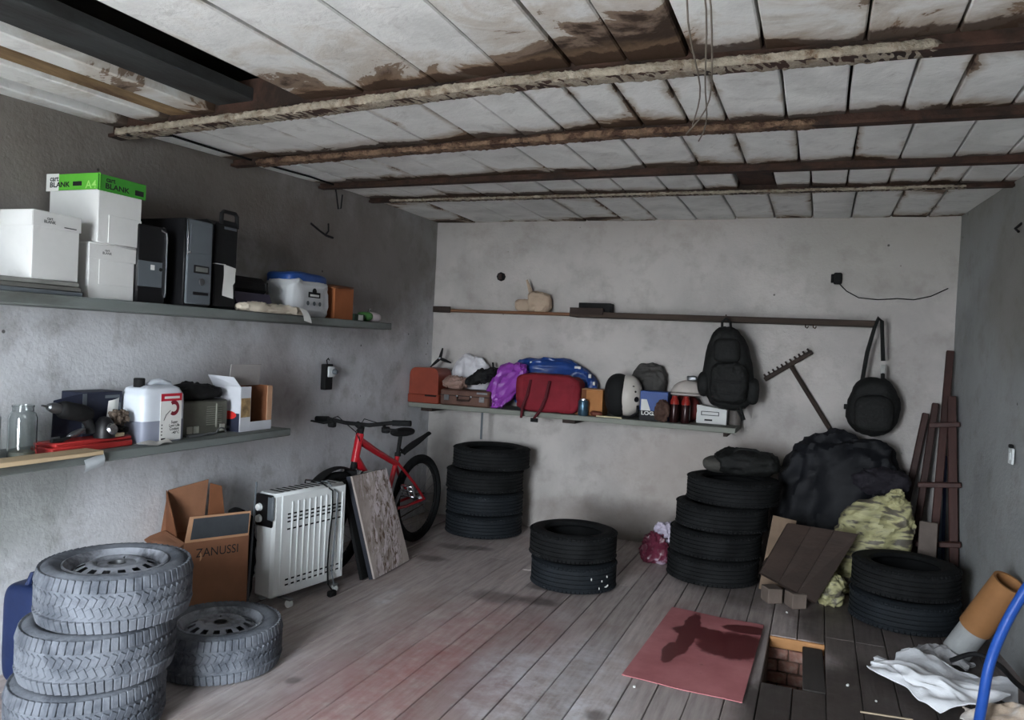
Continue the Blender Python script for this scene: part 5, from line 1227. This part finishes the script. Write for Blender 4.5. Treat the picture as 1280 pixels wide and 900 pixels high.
# junction boxes, wires, switch
t = thing('junction_box', 'small dark junction box on the back wall above the brown rail plank', 'junction box', (-2.445, YB - 0.004, 1.965))
obj('box', G().lathe([(0, 0), (0.036, 0), (0.036, 0.02), (0.03, 0.026), (0, 0.026)], 8, Matrix.Translation((0, 0, 0.035)) @ rotm(PI / 2, 0, 0)), M_blackm, t)
obj('cover', G().box((0, -0.029, 0.035), (0.03, 0.008, 0.045), 0.003), mat('maroon_plastic', (48, 30, 28), 0.5), t)
t = thing('junction_box', 'small dark junction box with loose wire high on the back wall at the right', 'junction box', (0.085, YB - 0.004, 1.975))
obj('box', G().box((0, -0.02, 0.045), (0.055, 0.04, 0.08), 0.008), M_blackm, t)
obj('side_lug', G().box((-0.035, -0.02, 0.045), (0.018, 0.03, 0.06), 0.004), M_blackm, t)
obj('wire', G().tube([(0.01, -0.02, 0.01), (0.06, -0.015, -0.04), (0.14, -0.014, -0.085), (0.26, -0.014, -0.095), (0.38, -0.014, -0.085), (0.48, -0.014, -0.09), (0.58, -0.014, -0.065), (0.68, -0.014, -0.01)], 0.0035, 5), M_rubber, t)
t = thing('light_switch', 'small white light switch on the right wall', 'switch', (xr(4.57) - 0.010, 4.57, 0.975), (0, 0, 0.085))
obj('plate', G().box((-0.006, 0, 0.04), (0.012, 0.06, 0.08), 0.003), M_white_enamel, t)
obj('rocker', G().box((-0.014, 0, 0.04), (0.006, 0.025, 0.04), 0.002), M_white_enamel, t)
obj('dark_cap', G().box((-0.01, 0, 0.09), (0.018, 0.03, 0.018), 0.004), M_blackm, t)
t = thing('wire_stub', 'short dark cable end sticking out high on the right wall', 'wire', (xr(4.68), 4.68, 2.17))
obj('strand', G().tube([(0.0, 0, 0.03), (-0.03, -0.01, 0.0), (-0.02, -0.04, -0.02)], 0.007, 6), M_blackm, t)
t = thing('hanging_wire', 'thin loose wires hanging from the ceiling by the near beam', 'wire', (-0.40, 2.4, 2.38))
for k, (dx_, sag) in enumerate(((0.0, 0.06), (0.03, 0.10), (-0.03, 0.03))):
    pts = []
    for i in range(13):
        u = i / 12; y = 1.75 + 1.62 * u - k * 0.12 * u
        x = -0.33 - 0.20 * u * u + dx_ * math.sin(PI * u * 1.3) + 0.01 * math.sin(9 * u + k)
        z = 2.425 - 0.075 * min(1, u * 1.8 if u < .6 else 1) - sag * math.sin(PI * min(1, u)) * 0.3
        pts.append((x + 0.40, y - 2.4, z - 2.38))
    obj('strand', G().tube(pts, 0.0028, 5), mat('grey_wire', (120, 112, 100), 0.7), t)

# ================================================================== right-hand heap
t = thing('tarpaulin_heap', 'tall dark navy tarpaulin heap in front of the rake handle', 'tarpaulin', (0.15, 5.645, 0))
obj('sheet', G().blob((0, 0, 0.48), (0.39, 0.19, 0.50), (0.8, 0.85), 0.04, 4, 111, floor=-0.478, fold=0.028, nu=80, nv=56, shape=lambda p: Vector((p.x + 0.12 * p.z, p.y, p.z))), mat('navy_tarp', (9, 11, 17), 0.7, var=0.3, scale=4, bump=0.4, bscale=20), t)
obj('garment', G().blob((0.25, -0.16, 0.70), (0.17, 0.10, 0.09), (0.9, 0.8), 0.03, 8, 113, fold=0.012), mat('dull_violet_cloth', (30, 27, 34), 0.85, var=0.2, bump=0.4), t, label='dull violet garment thrown over the heap')
t = thing('black_holdall', 'black holdall bag lying on top of the tall dark tyre stack', 'bag', (-0.42, 5.42, 0.669))
obj('body', G().blob((0, 0, 0.075), (0.22, 0.16, 0.08), (0.7, 0.8), 0.02, 7, 117, floor=-0.0745, fold=0.012), M_pack, t)
obj('grey_end', G().blob((-0.19, -0.02, 0.05), (0.09, 0.11, 0.055), (0.8, 0.8), 0.015, 9, 119, floor=-0.0495), mat('grey_fur', (70, 68, 64), 0.95, var=0.3, bump=0.6), t)
obj('carry_handle', G().tube([(-0.08, -0.05, 0.145), (-0.04, -0.06, 0.17), (0.06, -0.06, 0.168), (0.10, -0.05, 0.145)], 0.009, 8), M_pack, t)
obj('stud', G().blob((0.02, -0.15, 0.085), (0.006, 0.004, 0.006), amp=0, nu=8, nv=6), M_chrome, t)
# yellow sack
def yellow_mat():
    m = bpy.data.materials.new('yellow_woven_sack'); m.use_nodes = True
    t = NT(m); b = t.n['Principled BSDF']; tc = t.new('ShaderNodeTexCoord')
    mp = t.new('ShaderNodeMapping'); mp.inputs['Rotation'].default_value = (0, -0.7, 0.3); mp.inputs['Scale'].default_value = (3, 3, 11); t.link(tc.outputs['Object'], mp.inputs[0])
    n = t.noise(mp.outputs[0], 1.3, 4, 0.6, 0.8)
    c = t.ramp(n, [(0.38, lin((82, 76, 66))), (0.45, lin((150, 146, 108))), (0.56, lin((172, 167, 124))), (0.62, lin((96, 90, 78)))])
    t.link(c, b.inputs['Base Color']); b.inputs['Roughness'].default_value = 0.6
    t.link(t.bump(t.noise(tc.outputs['Object'], 24, 4), 0.4, 0.01), b.inputs['Normal'])
    return m
t = thing('yellow_sack', 'pale yellow striped plastic sack slumped behind the right pair of tyres', 'sack', (0.345, 5.335, 0))
obj('body', G().blob((0, 0, 0.30), (0.23, 0.10, 0.33), (0.8, 0.8), 0.03, 6, 121, floor=-0.298, fold=0.02, nu=72, nv=48, shape=lambda p: Vector((p.x + 0.22 * p.z, p.y, p.z + 0.10 * p.x))), yellow_mat(), t)
obj('tied_neck', G().blob((0.13, 0, 0.62), (0.05, 0.05, 0.06), (0.9, 0.9), 0.02, 14, 123, fold=0.01), yellow_mat(), t)
o = obj('yellow_sack_tail', G().blob((0, 0, 0.09), (0.085, 0.07, 0.095), (0.8, 0.8), 0.02, 9, 125, floor=-0.0895, fold=0.012), yellow_mat(), loc=(0.13, 5.03, 0))
tag(o, 'small yellow plastic bag on the floor between the wooden lid and the tyres', 'bag')
# wooden lid
q = [Vector(p) for p in ((-0.262, 4.80, 0.19), (0.053, 4.86, 0.045), (0.264, 5.02, 0.44), (-0.128, 5.02, 0.455))]
t = thing('plank_hatch', 'dark plank lid tilted against the yellow sack in front of the navy heap', 'lid', (0, 4.9, 0.0))
n = (q[1] - q[0]).cross(q[3] - q[0]).normalized(); base = Vector((0, 4.9, 0))
nb = 3
for k in range(nb):
    a, b = (k + 0.01) / nb, (k + 0.99) / nb
    f1 = [q[0].lerp(q[1], a), q[0].lerp(q[1], b), q[3].lerp(q[2], b), q[3].lerp(q[2], a)]
    obj('board', G().hexa([tuple(p - base - n * 0.028) for p in f1] + [tuple(p - base) for p in f1]), M_oldwood, t, smooth=False)
obj('batten', G().hexa([tuple(p - base - n * 0.058) for p in (q[0].lerp(q[3], .2), q[1].lerp(q[2], .2), q[1].lerp(q[2], .32), q[0].lerp(q[3], .32))] + [tuple(p - base - n * 0.029) for p in (q[0].lerp(q[3], .2), q[1].lerp(q[2], .2), q[1].lerp(q[2], .32), q[0].lerp(q[3], .32))]), M_oldwood, t, smooth=False)
for k, (x, y, rz, lab) in enumerate(((-0.195, 4.90, 0.5, 'wood block under the left corner of the dark plank lid'), (-0.06, 4.87, 0.5, 'wood block under the near edge of the dark plank lid'))):
    o = obj('wood_block', G().box((0, 0, 0.045), (0.09, 0.10, 0.088), 0.004), mat('grey_wood', (104, 92, 84), 0.8, var=0.2, bump=0.3), loc=(x, y, 0.0), rot=(0, 0, rz))
    tag(o, lab, 'block', 'blocks under the lid')
o = obj('cardboard_sheet', G().box((0, 0, 0.23), (0.14, 0.006, 0.46), 0.001, Matrix.Translation((0, 0, 0.012)) @ rotm(-0.10, 0.14, 0.1)), mat('light_kraft', (112, 94, 78), 0.85, var=0.15), loc=(-0.21, 5.06, 0.0))
tag(o, 'torn tan cardboard sheet stuck between the dark tyres and the plank lid', 'cardboard')
# purple-white bag
t = thing('printed_bag', 'purple and white plastic bag on the floor left of the tall dark tyres', 'bag', (-0.99, 5.42, 0))
obj('body', G().blob((0, 0, 0.10), (0.10, 0.11, 0.11), (0.8, 0.8), 0.03, 9, 131, floor=-0.0995, fold=0.02), mat('maroon_film', (92, 38, 54), 0.35, var=0.3, bump=0.4, bscale=20, col2=(176, 160, 176), c2pos=(0.55, 0.62)), t)
obj('white_top', G().blob((0.05, 0.02, 0.20), (0.07, 0.06, 0.07), (0.8, 0.8), 0.03, 12, 133, fold=0.015), mat('lilac_film', (176, 168, 184), 0.35, var=0.15, bump=0.4), t)

# ladder frame in the corner
t = thing('ladder', 'brown wooden step ladder frame leaning in the back right corner', 'ladder', (0.75, 5.45, 0))
lb_ = Vector((0.75, 5.45, 0))
def bar(nm, a, b, w, m, par=None, d=None):
    a = Vector(a) - lb_; b = Vector(b) - lb_; z = (b - a).normalized()
    x = Vector((1, 0, 0)); x = (x - z * x.dot(z)); 
    if x.length < 0.3: x = Vector((0, 1, 0)) - z * z.y
    x.normalize(); y = z.cross(x)
    M = Matrix(((x.x, y.x, z.x, 0), (x.y, y.y, z.y, 0), (x.z, y.z, z.z, 0), (0, 0, 0, 1)))
    return obj(nm, G().box((0, 0, (b - a).length / 2), (w, d or w, (b - a).length), 0.004, Matrix.Translation(a) @ M), m, par)
bar('rail', (0.700, 5.42, 0.012), (0.790, 5.82, 1.55), 0.045, M_brownwood, t, 0.035)
bar('rail', (0.832, 5.38, 0.012), (0.790, 5.66, 1.26), 0.05, M_brownwood, t, 0.035)
bar('rung', (0.665, 5.60, 1.07), (0.835, 5.58, 1.09), 0.04, M_brownwood, t, 0.03)
bar('rung', (0.615, 5.53, 0.695), (0.848, 5.48, 0.725), 0.04, M_brownwood, t, 0.03)
bar('rung', (0.605, 5.46, 0.335), (0.853, 5.40, 0.375), 0.045, M_brownwood, t, 0.03)
for (a, b, w, lab) in (((0.60, 5.60, 0.012), (0.725, 5.84, 1.20), 0.04, 'brown wooden pole leaning left of the ladder frame, the taller of two'), ((0.50, 5.70, 0.012), (0.672, 5.85, 1.13), 0.04, 'brown wooden pole leaning left of the ladder frame, the shorter of two')):
    o = bar('wooden_pole', a, b, w, M_brownwood, None); o.location = lb_
    tag(o, lab, 'pole', 'poles in the corner')
o = bar('blue_pole', (0.775, 5.60, 0.012), (0.765, 5.83, 1.02), 0.022, mat('light_blue_paint', (96, 118, 140), 0.5), None); o.location = lb_
tag(o, 'thin pale blue pole standing behind the ladder frame', 'pole')
o = bar('navy_pole', (0.80, 5.66, 0.012), (0.80, 5.84, 0.86), 0.02, mat('navy_paint', (44, 56, 92), 0.5), None); o.location = lb_
tag(o, 'thin navy pole standing behind the ladder frame in the corner', 'pole')
o = bar('grey_plank', (0.655, 5.27, 0.012), (0.665, 5.345, 0.50), 0.10, mat('grey_plank_wood', (96, 86, 80), 0.8, var=0.2), None, 0.02); o.location = lb_
tag(o, 'short grey board standing in front of the ladder frame behind the tyres', 'board')

# cardboard tube, cloths, hose
t = thing('cardboard_tube', 'thick brown cardboard tube with grey wrapped end leaning on the right wall', 'tube', (0.70, 4.38, 0.0))
a, b = Vector((0.0, 0.0, 0.055)), Vector((0.175, -0.15, 0.46))
mid = a.lerp(b, 0.36)
def rtube(p0, p1, ro, ri, n=32):
    z = (p1 - p0).normalized(); x = z.orthogonal().normalized(); y = z.cross(x)
    M = Matrix(((x.x, y.x, z.x, p0.x), (x.y, y.y, z.y, p0.y), (x.z, y.z, z.z, p0.z), (0, 0, 0, 1))); L_ = (p1 - p0).length
    return G().lathe([(ro, 0), (ro, L_), (ri, L_), (ri, 0)], n, M, closed=True)
obj('brown_tube', rtube(mid, b, 0.075, 0.062), mat('tube_card', (140, 98, 60), 0.75, var=0.12, scale=5, bump=0.1), t)
obj('grey_end', rtube(a, mid, 0.066, 0.055), mat('grey_wrap', (150, 152, 152), 0.6, var=0.08, bump=0.2), t)
M_cloth = mat('white_cloth', (230, 232, 236), 0.85, var=0.05, scale=6, bump=0.35, bscale=40)
def sheet(c00, c10, c11, c01, hfun, nu, nv, seed, th=0.006):
    A, B, C, D = (Vector(p) for p in (c00, c10, c11, c01))
    def f(u, v):
        p = A.lerp(B, u).lerp(D.lerp(C, u), v)
        e = noise.noise(Vector((u * 3 + seed, v * 3, seed))) * 0.03
        edge = min(u, 1 - u, v, 1 - v) * 5
        z = hfun(u, v) + 0.02 * noise.noise(Vector((u * 7, v * 7, seed))) * min(1, edge + .3) + 0.007 * math.sin(u * 5 + v * 9 + 4 * noise.noise(Vector((u * 3, v * 3, seed + 4))))
        return (p.x + e, p.y + e * 0.6, max(0.006, p.z + z))
    g = G().grid(f, nu, nv); n0 = len(g.v)
    g.v += [(x, y, max(0.001, z - th)) for x, y, z in g.v]
    g.f += [tuple(i + n0 for i in reversed(q_)) for q_ in list(g.f)]
    rim = [(i * nv, (i + 1) * nv) for i in range(nu - 1)] + [((i + 1) * nv + nv - 1, i * nv + nv - 1) for i in range(nu - 1)] + [(j + 1, j) for j in range(nv - 1)] + [((nu - 1) * nv + j, (nu - 1) * nv + j + 1) for j in range(nv - 1)]
    g.f += [(p_, q_, q_ + n0, p_ + n0) for p_, q_ in rim]
    return g
def place(name, g, m, label, cat):
    xs = [p[0] for p in g.v]; ys = [p[1] for p in g.v]
    c = Vector(((min(xs) + max(xs)) / 2, (min(ys) + max(ys)) / 2, 0))
    g.v = [(p[0] - c.x, p[1] - c.y, p[2]) for p in g.v]
    return tag(obj(name, g, m, loc=tuple(c)), label, cat)
place('white_cloth', sheet((0.275, 3.97, 0.0), (0.53, 3.60, 0.0), (0.80, 3.74, 0.0), (0.33, 4.12, 0.0), lambda u, v: 0.05 + 0.03 * math.sin(PI * u) * math.sin(PI * v) + 0.06 * v * u, 40, 24, 2), M_cloth, 'white cloth spread flat on the dark boards by the blue hose', 'cloth')
place('white_rag', sheet((0.40, 4.13, 0.0), (0.86, 3.86, 0.0), (0.86, 4.05, 0.0), (0.46, 4.27, 0.0), lambda u, v: 0.03 + 0.07 * math.sin(PI * v) * (0.6 + 0.4 * math.sin(u * 8)), 40, 20, 5), mat('offwhite_cloth', (196, 198, 202), 0.85, var=0.06, bump=0.35), 'crumpled white rag heap behind the spread cloth below the cardboard tube', 'rag')
place('beige_rag', sheet((0.60, 3.50, 0.0), (0.98, 3.30, 0.0), (1.0, 3.70, 0.0), (0.62, 3.68, 0.0), lambda u, v: 0.05 + 0.09 * math.sin(PI * u) * math.sin(PI * v), 32, 22, 8), mat('beige_cloth', (192, 172, 152), 0.85, var=0.12, bump=0.35, col2=(214, 208, 202)), 'beige crumpled cloth at the bottom right corner beside the blue hose', 'cloth')
place('grey_rag', sheet((0.50, 4.33, 0.0), (0.72, 4.22, 0.0), (0.76, 4.30, 0.0), (0.54, 4.46, 0.0), lambda u, v: 0.03 + 0.05 * math.sin(PI * u) * math.sin(PI * v), 24, 16, 11), mat('grey_cloth', (150, 150, 152), 0.85, var=0.12, bump=0.35), 'small grey rag at the foot of the cardboard tube', 'rag')
t = thing('blue_hose', 'thick blue hose arching up from the cloths at the right edge', 'hose', (0.66, 3.5, 0))
hp = [(0.60, 3.05, 0.02), (0.60, 3.25, 0.03), (0.625, 3.38, 0.09), (0.648, 3.45, 0.18), (0.672, 3.5, 0.30), (0.705, 3.5, 0.43), (0.755, 3.5, 0.565), (0.82, 3.5, 0.69), (0.90, 3.45, 0.78), (0.98, 3.3, 0.80), (1.0, 3.1, 0.70), (1.0, 2.95, 0.4), (0.95, 2.9, 0.05)]
def smoothpath(P, k=5):
    P = [Vector(p) for p in P]; out = []
    for i in range(len(P) - 1):
        p0, p1, p2, p3 = P[max(0, i - 1)], P[i], P[i + 1], P[min(len(P) - 1, i + 2)]
        for j in range(k):
            u = j / k
            out.append(0.5 * ((2 * p1) + (p2 - p0) * u + (2 * p0 - 5 * p1 + 4 * p2 - p3) * u * u + (3 * p1 - p0 - 3 * p2 + p3) * u ** 3))
    return out + [P[-1]]
obj('pipe', G().tube([tuple(p - Vector((0.66, 3.5, 0))) for p in smoothpath(hp)], 0.019, 12), mat('blue_rubber', (36, 80, 164), 0.4, var=0.08, bump=0.05), t)
t = thing('black_cable', 'black cable looping over the cloths behind the blue hose', 'cable', (0.85, 3.8, 0))
obj('cord', G().tube([tuple(p - Vector((0.85, 3.8, 0))) for p in smoothpath([(0.62, 4.02, 0.12), (0.72, 4.05, 0.16), (0.80, 3.98, 0.15), (0.84, 3.85, 0.13), (0.90, 3.7, 0.12), (0.95, 3.5, 0.15)])], 0.011, 8), M_blackm, t)

# red sheet, loose plank, chips
def red_mat():
    m, t, b, pos = world_mat('red_sheet_paint')
    n1 = t.noise(pos, 5, 5, 0.6); n2 = t.noise(pos, 26, 5, 0.7)
    c = t.ramp(n1, [(0.3, lin((160, 92, 96))), (0.7, lin((186, 120, 122)))])
    wet = None
    for cen, rad in (((-0.56, 4.10, 0), (0.045, 0.34, 1)), ((-0.60, 3.80, 0), (0.04, 0.14, 1)), ((-0.33, 4.02, 0), (0.17, 0.20, 1)), ((-0.49, 4.13, 0), (0.15, 0.09, 1)), ((-0.28, 4.28, 0), (0.12, 0.07, 1))):
        w = blob_mask(t, pos, cen, rad, 0.12, 0.45, 9)
        wet = w if wet is None else t.math('MAXIMUM', wet, w)
    c = t.mix(t.math('MULTIPLY', wet, 0.9), c, lin((82, 26, 27)))
    c = t.mix(t.ramp(n2, [(0.66, 0.0), (0.74, 0.7)]), c, lin((110, 70, 58)))
    t.link(c, b.inputs['Base Color'])
    r = t.mix(wet, (0.6, 0.6, 0.6), (0.4, 0.4, 0.4)); t.link(r, b.inputs['Roughness'])
    t.link(t.bump(n2, 0.15, 0.004), b.inputs['Normal'])
    return m
g = G()
rc = [(-0.708, 4.474), (-0.205, 4.40), (-0.226, 3.372), (-0.748, 3.425)]
gx = sum(p[0] for p in rc) / 4; gy = sum(p[1] for p in rc) / 4
def rs(u, v):
    p = Vector((*rc[3], 0)).lerp(Vector((*rc[2], 0)), u).lerp(Vector((*rc[0], 0)).lerp(Vector((*rc[1], 0)), u), v)
    return (p.x - gx, p.y - gy, 0.007 + 0.012 * max(0, u - 0.5) * 2 * (0.6 + .4 * math.sin(3 * v)) + 0.001 * math.sin(9 * u))
g.grid(rs, 16, 16); n0 = len(g.v); g.v += [(x, y, z - 0.004) for x, y, z in g.v]; g.f += [tuple(i + n0 for i in reversed(f_)) for f_ in list(g.f)]
nv = 16
rim = [(i * nv, (i + 1) * nv) for i in range(15)] + [((i + 1) * nv + 15, i * nv + 15) for i in range(15)] + [(j + 1, j) for j in range(15)] + [(15 * nv + j, 15 * nv + j + 1) for j in range(15)]
g.f += [(p_, q_, q_ + n0, p_ + n0) for p_, q_ in rim]
o = obj('metal_sheet', g, red_mat(), loc=(gx, gy, 0))
tag(o, 'red painted metal sheet with dark wet stain lying beside the floor pit', 'metal sheet')
o = obj('loose_board', G().box((0, 0, 0), (0.095, 0.60, 0.024), 0.003), mat('dark_board', (62, 58, 56), 0.7, var=0.25, bump=0.3, stretch=(1, .2, 1)), loc=(0.047, 3.975, -0.022), rot=(-0.03, 0, 0.02))
tag(o, 'loose dark board lying in the right side of the floor pit', 'board')
for k, (x, y, lab) in enumerate(((0.17, 5.02, 'white plaster crumb on the floor beside the right tyre pair'), (-0.10, 4.72, 'white plaster crumb on the floor before the plank lid'), (0.19, 3.80, 'white plaster crumb on the dark boards right of the pit'), (-0.67, 3.33, 'white plaster crumb in front of the red sheet'), (0.30, 3.68, 'white plaster crumb near the tip of the white cloth'))):
    o = obj('plaster_crumb', G().blob((0, 0, 0.004), (0.006, 0.008, 0.0045), (0.7, 0.7), 0.004, 80, k, nu=10, nv=6, floor=-0.004), M_paper, loc=(x, y, 0.002))
    tag(o, lab, 'crumb', 'crumbs on the floor')
o = obj('wood_splinter', G().box((0, 0, 0.004), (0.20, 0.008, 0.006), 0.001), mat('pale_splinter', (176, 160, 136), 0.8), loc=(0.33, 3.55, 0.0015), rot=(0, 0, 0.12))
tag(o, 'pale wood splinter lying on the dark boards at the bottom edge', 'splinter')
